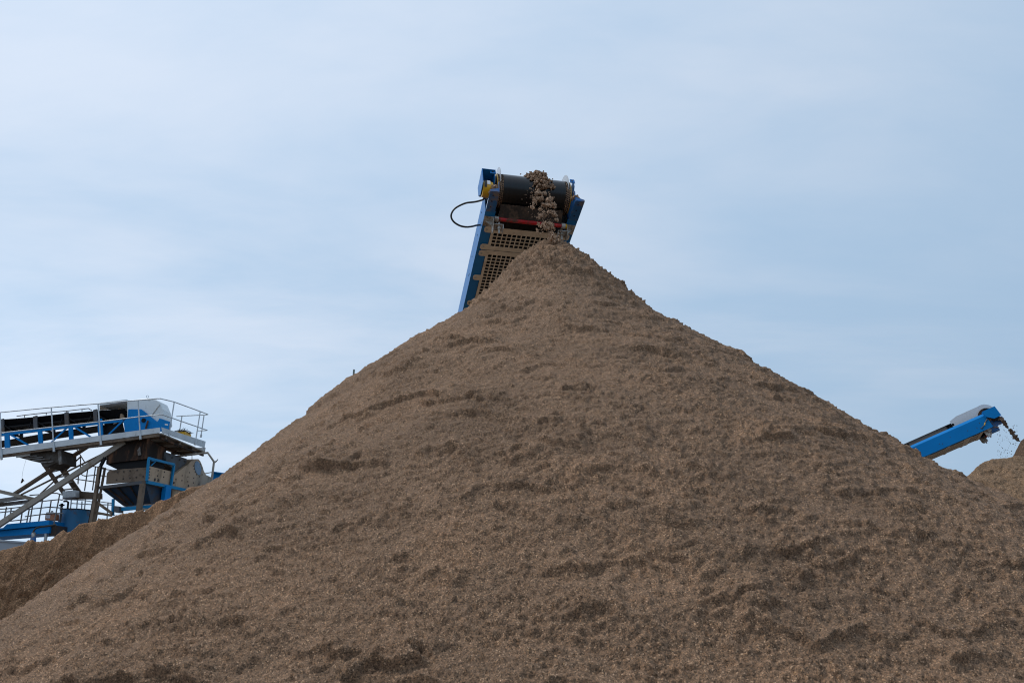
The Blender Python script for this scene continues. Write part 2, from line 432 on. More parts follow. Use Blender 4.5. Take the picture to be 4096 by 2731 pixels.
# ------------------------------------------------------------------ main sand pile
AX, AY, AH = 0.505, 7.5, 5.56
def main_pile():
    C0 = (0.0, -1.2)
    nc = 1750
    az = np.radians(np.linspace(-76, 76, nc))
    r = [1.35]
    while r[-1] < 9.6: r.append(r[-1]*1.0021)
    while r[-1] < 19: r.append(r[-1]*1.012)
    r = np.array(r)
    A, Rr = np.meshgrid(az, r)
    x = C0[0] + Rr*np.sin(A); y = C0[1] + Rr*np.cos(A)
    dx = x-AX; dy = y-AY
    # gentle domain warp so contours are not circles
    wx = .09*fbm(x, y, 1.9, 3, 3); wy = .09*fbm(x, y, 1.9, 3, 31)
    rad0 = np.hypot(dx, dy); wf = smooth(.3, 2.0, rad0)
    dxw = dx + wx*wf; dyw = dy + wy*wf
    rad = np.hypot(dxw, dyw)
    phi = np.arctan2(dxw, -dyw)             # 0 towards the camera, + right
    rk = [0,.3,.7,1.2,1.8,2.5,3.2,4,5,6.5,9.5,16]
    DL = [5.56,5.36,4.89,4.32,3.91,3.24,2.58,1.91,1.06,.24,-.9,-2]
    DR = [5.56,5.26,4.80,4.25,3.86,3.30,2.65,2.05,1.41,.58,-.7,-2]
    fr = [0,.5,2,5,7.5,9.5,16]; fz = [0,.44,1.78,4.08,5.45,6.0,7]
    wt = np.clip(np.abs(phi)/R(66), 0, 1); wt = wt*wt*(3-2*wt)
    side = np.where(phi > 0, np.interp(rad, rk, DR), np.interp(rad, rk, DL))
    z = (AH-np.interp(rad, fr, fz))*(1-wt) + side*wt
    # rounded tip
    z = z - .05*np.exp(-(rad/.10)**2)
    # ---- relief, pushed out along the slope normal
    ux = dx/np.maximum(rad0, .05); uy = dy/np.maximum(rad0, .05)
    sx, sy = x, y*1.0
    s_arc = phi*np.maximum(rad, .4); t_dn = rad*1.32
    H = np.zeros_like(x)
    H += .030*fbm(sx, sy, 1.1, 3, 45)*smooth(.4, 2, rad)
    H += .026*fbm(s_arc/1.7, t_dn, .34, 4, 101)
    H += .055*smooth(1.9, 2.45, rad)*(1-smooth(2.50, 2.58, rad))*smooth(-1.35, -1.15, phi)*(1-smooth(-.95, -.7, phi))
    calm = 1-.72*smooth(.45, 1.0, -phi)       # the left flank is smoother
    # slipped ledges lying across the slope: a gentle rise, then a crisp scalloped lip
    tt = t_dn + .22*fbm(s_arc, t_dn, 1.0, 3, 510) + .30*np.abs(fbm(s_arc/1.2, t_dn, .26, 4, 520))
    for lam, amp, fall, sd in ((.36, .042, .11, 530), (.20, .030, .14, 550), (.11, .017, .2, 570), (.06, .009, .25, 590)):
        ph = tt/lam + .35*fbm(s_arc, t_dn, lam*.8, 4, sd, .6); ci = np.floor(ph); fr_ = ph-ci
        saw = fr_**1.4*(1-smooth(1-fall, 1, fr_))
        mk = smooth(.05, .48, fbm(s_arc+ci*3.7, ci*5.3+t_dn*.3, lam*1.25, 4, sd+3))
        H += amp*saw*mk*calm*smooth(.15, .8, rad)
    # rill streaks running downhill on the left flank
    st = fbm(s_arc, t_dn/5.0, .075, 4, 140)
    H += .014*st*smooth(.35, .9, -phi) + .004*st
    # small crumbs and a few clods
    pc = .15+.7*smooth(-.3, .5, fbm(sx, sy, .22, 4, 160))
    top = 1-smooth(.4, 1.6, rad)
    wobx = .35*fbm(s_arc, t_dn, .02, 3, 190); woby = .35*fbm(s_arc, t_dn, .02, 3, 195)
    for sc, amp, keep, sd in ((.085, .022, .90, 220), (.046, .014, .70, 240), (.026, .0095, .45, 260), (.014, .0055, .2, 280)):
        d, rn = worley((s_arc+sc*wobx)/1.25, t_dn+sc*woby, sc, sd)
        H += amp*np.sqrt(np.clip(1-(d/.55)**2, 0, 1))*smooth(keep, keep+.1, rn+.45*top)*np.clip((.25+.65*pc)*(.55+.45*calm)+.9*top, 0, 1.5)
    # dark pits between crumbs
    pt = fbm(s_arc/1.9, t_dn, .034, 5, 300, .65)
    H -= .014*smooth(.12, .36, pt)*(.3+.7*pc)*(.4+.6*calm)
    H += .007*fbm(s_arc, t_dn, .045, 3, 310)
    H += .0070*fbm(s_arc/1.3, t_dn, .017, 3, 320, .7)
    H += .0048*fbm(s_arc, t_dn, .0075, 2, 340, .75)
    nzv = .74; nr = .67
    far = smooth(0, .3, rad)
    x = x + ux*nr*H*far; y = y + uy*nr*H*far; z = z + nzv*H
    z = np.maximum(z, -.25)
    P = np.stack([x, y, z], -1)
    return grid_mesh('sand_pile', P, M['sand'], label='large cone-shaped pile of damp brown sand filling the foreground', category='sand pile')
main_pile()

# ------------------------------------------------------------------ stockpiles behind
def ridge(name, crest, Y0, mfront, mback, mat_, seed, xr, yr, n=(520, 420), rough=1.0, **tags):
    """crest: pixels of the crest line, standing at depth Y0 (a function of x may tilt it)"""
    pts = [at(px, py, Y) for px, py, Y in crest]
    cx = np.array([p.x for p in pts]); cyv = np.array([p.y for p in pts]); cz = np.array([p.z for p in pts])
    X, Y = np.meshgrid(np.linspace(xr[0], xr[1], n[0]), np.linspace(yr[0], yr[1], n[1]))
    yc = np.interp(X, cx, cyv)
    zc = np.interp(X, cx, cz)
    x1 = X[0]; zz = np.interp(x1, cx, cz); kk = int(1.1/(x1[1]-x1[0])); ker = np.hanning(kk); ker /= ker.sum()
    zs = np.convolve(np.pad(zz, (kk, kk), 'edge'), ker, 'same')[kk:-kk][None, :]+0*X
    zc = np.where(Y < yc, zs+(zc-zs)*np.exp(-((Y-yc)/.16)**2), zc)
    d = Y-yc
    z = zc - np.where(d < 0, -d*mfront, d*mback) - .10*np.exp(-(d/.25)**2)*0
    hs = smooth(-.2, 1.0, np.abs(d))
    z = z + rough*(.14*fbm(X, Y, 1.7, 4, seed+3)*hs + .05*fbm(X/1.6, Y, .5, 4, seed+5)*(.35+hs))
    dd, rn = worley(X, Y, .16, seed+8)
    z = z + rough*.05*np.sqrt(np.clip(1-(dd/.6)**2, 0, 1))*smooth(.6, .8, rn)*(.4+hs)
    z = z + rough*.03*fbm(X, Y, .11, 3, seed+11)
    fr_ = (d < 0)*smooth(0, .25, -d)
    Y = Y - fr_*rough*(.07*fbm(X+.4*z, z*1.3, .50, 5, seed+21, .6)+.07*fbm(X, z*1.4, .13, 4, seed+25, .6)+.04*fbm(X, z*1.4, .05, 3, seed+27))
    z = np.maximum(z, -.25)
    return grid_mesh(name, np.stack([X, Y, z], -1), mat_, **tags)
crL = [(-900, 2430, 12.5), (-300, 2290, 12.8), (0,2206,13),(27,2192,13),(70,2181,13),(98,2171,13.05),(112,2160,13.05),(133,2158,13.05),(142,2168,13.1),(168,2164,13.1),(205,2154,13.15),(239,2123,13.2),(256,2119,13.2),(278,2122,13.2),(314,2098,13.3),(360,2088,13.4),(386,2084,13.4),(392,2074,13.4),(400,2081,13.4),(444,2068,13.5),(521,2047,13.6),(577,2043,13.7),(627,2009,13.8),(660,1995,13.8),(698,1982,13.9),(719,1969,13.9),(747,1951,14),(775,1943,14),(802,1943,14),(900,1915,14.1),(1150,1900,14.3),(1500,1990,14.5),(2000, 2300, 14.8)]
ridge('sand_pile', crL, 13, 2.6, .8, M['sand_left'], 500, (-13, .5), (8, 19), n=(900, 620),
      label='long tan sand heap with a crumbling crest behind the large central pile', category='sand pile')
crR = [(3300, 2100, 15.5), (3700, 1985, 15.6), (3874,1899,15.8),(3912,1864,15.9),(3939,1845,16),(3971,1833,16),(4006,1833,16),(4059,1824,16),(4096,1822,16),(4400,1815,16.2),(4900,1900,16.4),(5500, 2200, 16.6)]
ridge('sand_pile', crR, 16, .85, .8, M['sand_right'], 600, (4, 21), (10.5, 21), n=(900, 560), rough=.7,
      label='broad rounded brown sand pile with cracks at the right edge', category='sand pile')
def cone(name, ap, mk, mat_, seed, rmax, nr=220, na=360, **tags):
    rr = np.linspace(0, 1, nr)**1.3*rmax; aa = np.linspace(0, 2*math.pi, na)
    A, Q = np.meshgrid(aa, rr)
    X = ap[0]+Q*np.cos(A); Y = ap[1]+Q*np.sin(A)
    z = ap[2]-np.interp(Q, mk[0], mk[1]) + .12*fbm(X, Y, .8, 4, seed)*smooth(0, .8, Q) + .04*fbm(X, Y, .15, 3, seed+4)
    z = np.maximum(z, -.25)
    return grid_mesh(name, np.stack([X, Y, z], -1), mat_, **tags)
apR = at(4108, 1750, 18.0)
cone('sand_pile', apR, ([0, .15, .5, 2.5, 6, 12], [0, .06, .62, 2.3, 5.0, 8]), M['sand_dark'], 700, 7.5,
     label='dark sand pile peaking where the right conveyor drops its sand', category='sand pile')
apB = at(3990, 1833, 18.6)

# ------------------------------------------------------------------ stacking conveyor (two of them)
def conveyor(a_deg, b_deg, O, length, label, second=False):
    a, b = R(a_deg), R(b_deg)
    Xl = Vector((math.cos(a), math.sin(a), 0))
    T = Vector((-math.sin(a)*math.cos(b), math.cos(a)*math.cos(b), -math.sin(b)))
    Z = Xl.cross(T)
    m3 = Matrix((Xl, T, Z)).transposed()
    root = thing('stacking_conveyor', O, label, 'conveyor', rot=m3.to_euler())
    XL, XR = -.62, .535
    XC = (XL+XR)/2
    L = length
    # folded side beams: web, bottom flange, slanted top lip
    for s in (0, 1):
        x0 = XL if s == 0 else XR; d = 1 if s == 0 else -1
        q = MB(); t = .008
        prof = [(x0, -.31), (x0, .02), (x0+d*.06, .085), (x0+d*.075, .085-.0), (x0+d*.075, .078), (x0+d*.064, .078), (x0+d*t, .017), (x0+d*t, -.302), (x0+d*.125, -.302), (x0+d*.125, -.31)]
        q.prism([(px, .06, pz) for px, pz in prof], (0, L, 0))
        beam = q.build('side_beam', M['blue_bright'] if second else M['blue'], root)
        for yy, zz in ((.28, -.10), (.40, -.19), (.30, -.26), (.62, -.15), (1.05, -.12), (1.30, -.2), (1.36, -.17)):
            xx = x0-d*.001; h = MB()
            h.lathe((xx, yy, zz), (d*-1, 0, 0), [(-.002, .011), (.0015, .011), (.0015, 0)], 10)
            h.build('bolt_hole', M['label_black'], beam)
    # forward brackets that carry the drum shaft
    for s in (0, 1):
        x0 = XL if s == 0 else XR; d = 1 if s == 0 else -1
        q = MB()
        xi = x0+d*.115
        q.prism([(min(x0, xi)+.001, -.255, -.312), (max(x0, xi)-.001, -.255, -.312), (max(x0, xi)-.001, .055, -.312), (min(x0, xi)+.001, .055, -.312)], (0, 0, -.008))
        # inner web with a rounded lifting eye at the front top
        pts = [(-.255, -.312), (-.262, -.25)]
        for k in range(9):
            an = math.radians(200-k*25); pts.append((-.235+.042*math.cos(an), -.175+.042*math.sin(an)))
        pts += [(-.16, -.20), (-.03, -.05), (.055, -.02), (.055, -.312)]
        q.prism([(xi-d*.008, yy, zz) for yy, zz in pts], (d*.008, 0, 0))
        # front plate
        q.prism([(x0+d*.001, -.264, -.318), (xi-d*.009, -.264, -.318), (xi-d*.009, -.264, -.255), (x0+d*.001, -.264, -.29)], (0, .008, 0))
        br = q.build('end_bracket', M['blue_dirty'], root, bevel=.0015)
        for yy in (-.20, -.11, -.02):
            h = MB(); h.lathe(((x0+xi)/2-.01, yy, -.3195), (0, 0, -1), [(0, .009), (.0025, .009), (.0025, 0)], 10)
            h.build('bolt_hole', M['rust'], br)
        h = MB(); h.lathe((xi-d*.004-.006, -.235, -.175), (1, 0, 0), [(0, 0), (0, .018), (.012, .018), (.012, 0)], 12)
        h.build('lifting_eye', M['rust'], br)
        # sand lying in the bracket trough, rising to the bearing
        q = MB()
        n = 16; m = 7
        for i in range(n+1):
            for j in range(m+1):
                yy = -.262+.33*i/n; u = j/m
                xx = x0+d*(.003+.105*u)
                zz = -.29+.41*(i/n)**.85*(.42+.58*u)+.014*math.sin(9*i+3*j)+rng.uniform(-.010, .010)
                q.v.append((xx, yy, zz))
        for i in range(n):
            for j in range(m):
                k = i*(m+1)+j; q.f.append((k, k+1, k+m+2, k+m+1)); q.sm.append(False)
        q.build('sand_crust', M['sand_crust'], br)
        q = MB(); rb_ = random.Random(40+s)
        for k in range(34):
            u = k/33
            q.blob((x0+d*rb_.uniform(.05, .115), -.245+.27*u, -.245+(.34 if s == 0 else .22)*u**.85+rb_.uniform(-.02, .01)), rb_.uniform(.020, .036), 70*s+k, 1, (1, 1.2, .8), .5)
        q.build('sand_crust', M['sand_crust'], br)
        # bearing housing behind it
        q = MB(); q.box((min(xi-.05*d, xi+.01*d), -.07, -.15), (max(xi-.05*d, xi+.01*d), .10, .05))
        q.lathe((xi-d*.06, 0, -.02), (d, 0, 0), [(0, 0), (0, .06), (.08, .06), (.08, .035), (.14, .035)], 20)
        q.build('shaft_bearing', M['sand_crust'], root, bevel=.004)
    # drum and belt
    q = MB()
    dl, dr = XC-.46, XC+.455
    q.lathe((dl, 0, 0), (1, 0, 0), [(0, .05), (0, .190), (.006, .196), (.908, .196), (.914, .190), (.915, .05)], 64)
    drum = q.build('head_drum', M['rust'], root)
    for xa in (dl+.004, dr-.074):
        q = MB(); q.lathe((xa, 0, 0), (1, 0, 0), [(0, .197), (0, .205), (.07, .205), (.07, .197)], 72)
        lag = q.build('lagging_ring', M['sand_crust'], drum)
        q = MB()      # diamond rubber studs
        for k in range(56):
            an = 2*math.pi*k/56
            for j in range(3):
                a2 = an+(.5 if j % 2 else 0)*2*math.pi/56
                c0 = Vector((xa+.013+.022*j, .2055*math.cos(a2), .2055*math.sin(a2)))
                nrm = Vector((0, math.cos(a2), math.sin(a2))); tg = Vector((0, -math.sin(a2), math.cos(a2)))
                q.prism([c0+Vector((.010, 0, 0)), c0+tg*.009, c0-Vector((.010, 0, 0)), c0-tg*.009], nrm*.003)
        q.build('rubber_stud', M['black'], lag)
    for xa in (dl-.002, dr-.004):
        q = MB(); q.lathe((xa, 0, 0), (1, 0, 0), [(0, .185), (0, .207), (.006, .207), (.006, .185)], 64)
        q.build('drum_rim', M['rust'] if second else M['yellow'], drum)
    q = MB()
    bl, brr = XC-.385, XC+.385
    path = []
    rb = .212
    for k in range(33):
        an = math.pi/2+math.pi*k/32
        path.append((rb*math.cos(an), rb*math.sin(an)))
    path = [(L*.98, rb), (2, rb), (1.0, rb), (.5, rb), (.2, rb)]+path+[(.25, -rb+.01), (.6, -rb+.03), (2, -rb+.03), (L*.98, -rb+.03)]
    # belt sheet with slight ribs
    nx = 26
    vs = []; 
    for (yy, zz) in path:
        for i in range(nx+1):
            u = i/nx
            vs.append((bl+(brr-bl)*u, yy, zz))
    fs = []
    for i in range(len(path)-1):
        for j in range(nx):
            k = i*(nx+1)+j; fs.append((k, k+1, k+nx+2, k+nx+1))
    q.add(vs, fs, True)
    th = [(yy*(1-.008/max(abs(zz), .1)) if yy < .15 else yy, zz*(1-.010/rb)) for yy, zz in path]
    vs2 = [(bl+(brr-bl)*i/nx, yy, zz) for yy, zz in th for i in range(nx+1)]
    q.add(vs2, [f[::-1] for f in fs], True)
    nrow = nx+1; off = len(vs)
    for col in (0, nx):
        for i in range(len(path)-1):
            k = i*nrow+col; q.f.append((k, k+nrow, off+k+nrow, off+k)); q.sm.append(False)
    q.build('belt', M['belt'], root)
    # black side liners and cross bars, added so no light leaks below the belt
    q = MB()
    for x0, d in ((XL, 1), (XR, -1)):
        q.box((min(x0+d*.126, x0+d*.14), .07, -.30), (max(x0+d*.126, x0+d*.14), L-.5, .06))
    for k in range(int(L/1.2)):
        yy = .8+k*1.2
        q.box((XL+.141, yy+.2, .06), (XR-.141, yy+.26, .10))
        q.box((XL+.141, yy+.2, -.30), (XR-.141, yy+.26, -.27))
    q.build('light_baffle_frame', M['black'], root)
    for k in range(3):
        yy = .8+k*1.2
        q = MB(); q.tube([(XL+.141, yy, .15), (XR-.141, yy, .15)], .03, 12); q.build('idler_roller', M['black'], root)
        q = MB(); q.tube([(XL+.141, yy+.4, -.245), (XR-.141, yy+.4, -.245)], .04, 12); q.build('return_roller', M['black'], root)
    # red scraper tube with a worn blade
    q = MB(); q.tube([(XC-.44, .14, -.345), (XC+.40, .14, -.345)], .024, 20)
    st = q.build('scraper_tube', M['red'], root)
    for xx in (XC-.452, XC+.385):
        q = MB(); q.lathe((xx, .14, -.345), (1, 0, 0), [(0, 0), (0, .036), (.045, .036), (.045, 0)], 16)
        q.build('tube_clamp', M['galv_dusty'], st)
    q = MB(); q.lathe((XC+.432, .14, -.345), (1, 0, 0), [(0, 0), (0, .030), (.02, .030), (.02, 0)], 16)
    q.build('end_cap', M['yellow'], st)
    q = MB()
    n = 40
    up = [(XC-.40+.78*i/n, -.01+rng.uniform(-.004, .004), -.235+rng.uniform(-.004, .004)) for i in range(n+1)]
    dn = [(XC-.40+.78*i/n, .125, -.33) for i in range(n+1)]
    vs = up+dn+[(x, y+.018, z+.012) for x, y, z in up]+[(x, y+.018, z+.012) for x, y, z in dn]
    fs = []
    for i in range(n):
        fs += [(i, i+1, n+2+i, n+1+i), (2*n+2+i, 3*n+3+i, 3*n+4+i, 2*n+3+i), (i, 2*n+2+i, 2*n+3+i, i+1)]
    q.add(vs, fs)
    q.build('scraper_blade', M['scraper'], root)
    # galvanised hanger brackets of the scraper
    for x0, d in ((XL, 1), (XR, -1)):
        q = MB()
        q.prism([(x0+d*.004, .135, -.3125), (x0+d*.118, .135, -.3125), (x0+d*.118, .295, -.3125), (x0+d*.004, .295, -.3125)], (0, 0, -.007))
        xv = x0+d*.118
        pts = [(.135, -.319), (.295, -.319), (.29, -.44), (.26, -.475), (.19, -.475), (.15, -.43)]
        q.prism([(xv-d*.008, y, z) for y, z in pts], (d*.008, 0, 0))
        q.prism([(x0+d*.02, .21, -.3195), (xv-d*.009, .21, -.3195), (xv-d*.009, .21, -.40)], (0, .007, 0))
        hb = q.build('scraper_hanger', M['galv_dusty'], root, bevel=.0015)
        q = MB()
        # adjuster seat (bent plate) and threaded rod
        xs = x0+d*.205
        q.box((min(xv+d*.001, xs+d*.03), .155, -.415), (max(xv+d*.001, xs+d*.03), .265, -.406))
        q.prism([(xs+d*.03, .155, -.4155), (xs+d*.03, .265, -.4155), (xs+d*.03, .255, -.475), (xs+d*.03, .165, -.475)], (-d*.007, 0, 0))
        q.build('adjuster_seat', M['galv_dusty'], hb)
        q = MB()
        q.tube([(xs-d*.02, .16, -.31), (xs-d*.02, .215, -.51)], .013, 12)
        q.lathe((xs-d*.02, .195, -.435), (0, .157, -.988), [(0, 0), (0, .024), (.02, .024), (.02, 0)], 6)
        q.build('adjuster_bolt', M['galv_dusty'], hb)
    # perforated guard panels
    PW0, PW1 = XC-.45, XC+.45
    y = .30; spans = [(y, .69), (.70, 1.90), (1.91, 3.1)]
    if second: spans += [(3.11, 4.3), (4.31, 5.5)]
    for (ya, yb) in spans:
        q = MB(); z0, z1 = -.325, -.321
        cell = .0605; ncx = 14; hole = .046
        gx0 = XC-ncx*cell/2; ncy = int((yb-ya-.09)/cell); gy0 = ya+(yb-ya-ncy*cell)/2+.012
        q.box((PW0, ya, z0), (gx0, yb, z1)); q.box((gx0+ncx*cell, ya, z0), (PW1, yb, z1))
        q.box((gx0, ya, z0), (gx0+ncx*cell, gy0, z1)); q.box((gx0, gy0+ncy*cell, z0), (gx0+ncx*cell, yb, z1))
        bb = (cell-hole)/2
        for i in range(ncx):
            xa = gx0+i*cell
            q.box((xa, gy0, z0), (xa+bb, gy0+ncy*cell, z1)); q.box((xa+cell-bb, gy0, z0), (xa+cell, gy0+ncy*cell, z1))
            for j in range(ncy+1):
                ya2 = gy0+j*cell-(bb if j else 0); yb2 = gy0+j*cell+(bb if j < ncy else 0)
                q.box((xa+bb, ya2, z0), (xa+cell-bb, yb2, z1))
        # bent up end lip and fixing tabs
        q.box((PW0+.02, yb-.006, z1), (PW1-.02, yb-.002, z1+.03))
        tabs = (ya+.045, yb-.045) if yb-ya < .5 else (ya+.06, ya+.52, yb-.16)
        for ty in tabs:
            for x0, x1 in ((XL+.035, PW0), (PW1, XR-.035)):
                lx, rx = min(x0, x1), max(x0, x1)
                o_ = .022
                if x0 < XC: poly = [(rx, ty-.05), (rx, ty+.05), (lx+o_, ty+.05), (lx, ty+.05-o_), (lx, ty-.05+o_), (lx+o_, ty-.05)]
                else: poly = [(lx, ty-.05), (rx-o_, ty-.05), (rx, ty-.05+o_), (rx, ty+.05-o_), (rx-o_, ty+.05), (lx, ty+.05)]
                q.prism([(u, v, z0) for u, v in poly], (0, 0, z1-z0))
        g_ = q.build('guard_panel', M['guard'], root)
        for ty in tabs:
            for xx in (XL+.065, XR-.065):
                q = MB(); q.lathe((xx, ty, z0), (0, 0, -1), [(0, .014), (.004, .014), (.004, .009), (.010, .009), (.010, 0)], 12)
                q.build('guard_bolt', M['galv_dusty'], g_)
    # milky plastic side sheets with rounded fronts standing beside the belt
    for xx, cy_, cz_, cr_ in ((XC-.425, 0, .08, .24), (XC+.425, 0, .08, .24)):
        pts = []
        for k in range(15):
            an = math.radians(250-k*12.5); pts.append((cy_+cr_*math.cos(an), cz_+cr_*math.sin(an)))
        tp = pts[-1][1]
        pts += [(.62, tp), (.83, tp-.055), (.82, .10), (.2, .09)]
        q = MB(); q.prism([(xx-.003, y_, z_) for y_, z_ in pts], (.006, 0, 0))
        q.build('side_sheet', M['clear'], root)
    # blue angle posts with a bolt hole beside the drum
    for xa, xb in ((XL+.03, XL+.105), (XR-.12, XR-.055)):
        q = MB()
        q.box((xa, -.205, .075), (xb-.012, -.197, .135))
        q.prism([(xb-.012, -.205, .075), (xb, -.193, .075), (xb, -.193, .127), (xb-.012, -.205, .135)], (0, .008, 0))
        q.prism([(xb-.022, -.196, .128), (xb-.022, -.196, .02), (xb-.022, .02, -.19), (xb-.022, .06, -.10), (xb-.022, .0, .128)], (.008, 0, 0))
        p_ = q.build('cover_post', M['blue'], root)
        q = MB(); q.lathe(((xa+xb)/2-.006, -.2055, .105), (0, -1, 0), [(0, .012), (.002, .012), (.002, 0)], 12)
        q.build('bolt_hole', M['label_black'], p_)
    # drive hood, open at the front, with the yellow gear motor below it
    hx = -.69
    poly = [(-.227, .12), (-.235, -.145), (-.054, -.153), (.078, -.04), (.085, .12)]
    q = MB()
    q.prism([(hx-.004, y_, z_) for y_, z_ in poly], (.008, 0, 0))
    q.prism([(hx+.005, -.226, .114), (-.525, -.226, .114), (-.525, .085, .114), (hx+.005, .085, .114)], (0, 0, .006))
    q.prism([(hx+.005, .079, -.04), (-.525, .079, -.04), (-.525, .079, .113), (hx+.005, .079, .113)], (0, .006, 0))
    q.prism([(-.532, .078, .113), (-.532, -.13, .113), (-.532, -.02, -.04), (-.532, .078, -.04)], (.007, 0, 0))
    hood = q.build('drive_hood', M['blue_bright'] if second else M['blue'], root)
    q = MB()
    q.lathe((hx+.012, -.10, -.105), (1, 0, 0), [(0, 0), (0, .100), (.085, .104), (.10, .092), (.118, .090), (.125, .06), (.15, .05), (.20, .05)], 32)
    gmot = q.build('gear_motor', M['rust'] if second else M['yellow'], root)
    q = MB()
    for k in range(6):
        pass
    def patch(a0, a1, x0, x1, rr, mat_, nm):
        qq = MB(); n = 8; vs = []
        for i in range(n+1):
            an = math.radians(a0+(a1-a0)*i/n)
            vs += [(x0, -.10+rr*math.cos(an), -.105+rr*math.sin(an)), (x1, -.10+rr*math.cos(an), -.105+rr*math.sin(an))]
        qq.add(vs, [(2*i, 2*i+1, 2*i+3, 2*i+2) for i in range(n)]); return qq.build(nm, mat_, gmot)
    patch(145, 215, hx+.022, hx+.052, .1055, M['label_black'], 'rating_label')
    patch(145, 195, hx+.056, hx+.094, .1065, M['white'], 'warning_label')
    if not second:
        pix = [(1936,786),(1934,797),(1920,803),(1898,808),(1866,812),(1840,822),(1818,836),(1806,855),(1806,873),(1818,890),(1840,903),(1864,908),(1888,906),(1904,902),(1920,900)]
        pts = []
        inv = m3.transposed()
        for i, (px, py) in enumerate(pix):
            u = i/(len(pix)-1); yy = -.03+.42*u
            d_ = ray(px, py); n_ = T; tt = (yy+(O-CAM).dot(n_))/d_.dot(n_)
            pts.append(inv @ (CAM+d_*tt-O))
        # smooth it
        P2 = []
        for i in range(len(pts)-1):
            p0 = pts[max(i-1, 0)]; p1 = pts[i]; p2 = pts[i+1]; p3 = pts[min(i+2, len(pts)-1)]
            for k in range(6):
                t = k/6
                P2.append(.5*((2*p1)+(p2-p0)*t+(2*p0-5*p1+4*p2-p3)*t*t+(3*p1-p0-3*p2+p3)*t**3))
        P2.append(pts[-1])
        q = MB(); q.tube(P2, .0115, 10); q.build('power_cable', M['cable'], root)
    else:
        pts = [Vector((-.640, .02, -.09)), Vector((-.650, .10, -.10)), Vector((-.650, .17, -.15)), Vector((-.648, .22, -.20)), Vector((-.645, .30, -.23)), Vector((-.622, .33, -.23))]
        q = MB(); q.tube(pts, .011, 8); cb = q.build('power_cable', M['cable'], root)
        q = MB(); q.tube([pts[2], pts[3]], .014, 8); q.build('cable_tag', M['yellow'], cb)
    # trestle legs that carry the machine further down
    for yy in (L*.42, L*.78):
        for x0 in (XL+.06, XR-.06):
            p = Vector((x0, yy, -.332)); wp = O + Xl*p.x + T*p.y + Z*p.z
            if wp.z < .4: continue
            foot = Vector((wp.x, wp.y, 0)); fl = m3.transposed() @ (foot-O)
            q = MB(); q.bar(p, fl, .1, .1, (1, 0, 0)); q.build('support_leg', M['blue_dirty'], root)
    return root, m3
M['landing_shade'] = mat('landing_shade_steel', (.06, .05, .042), .75, dirt=(.10, .095, .09), dirt_amt=.4, dscale=2.2, var=.25, spec=.2)  # stair landing steel, its underside shade put into the dark base colour
M['slate'] = mat('slate_painted_steel', (.055, .06, .07), .55, dirt=(.11, .085, .065), dirt_amt=.4, dscale=2.5, var=.2)
M['window_blue'] = mat('oval_window', (.07, .14, .22), .25, dirt=(.2, .17, .14), dirt_amt=.35, dscale=3)
M['scraper'] = mat('scraper_rubber', (.035, .026, .02), .8, dirt=(.12, .08, .055), dirt_amt=.45, dscale=12, var=.3, bump=.4)
O1 = at(2138, 782, 8.0)
conveyor(12, 18, O1, 15.0, 'blue conveyor tipping sand onto the large central pile, black cable looping at its left')
O2 = Vector((12.457, 19.025, 6.263))
conveyor(65.44, 20.91, O2, 15.0, 'blue conveyor with milky plastic cover rising beyond the right slope of the central pile', second=True)

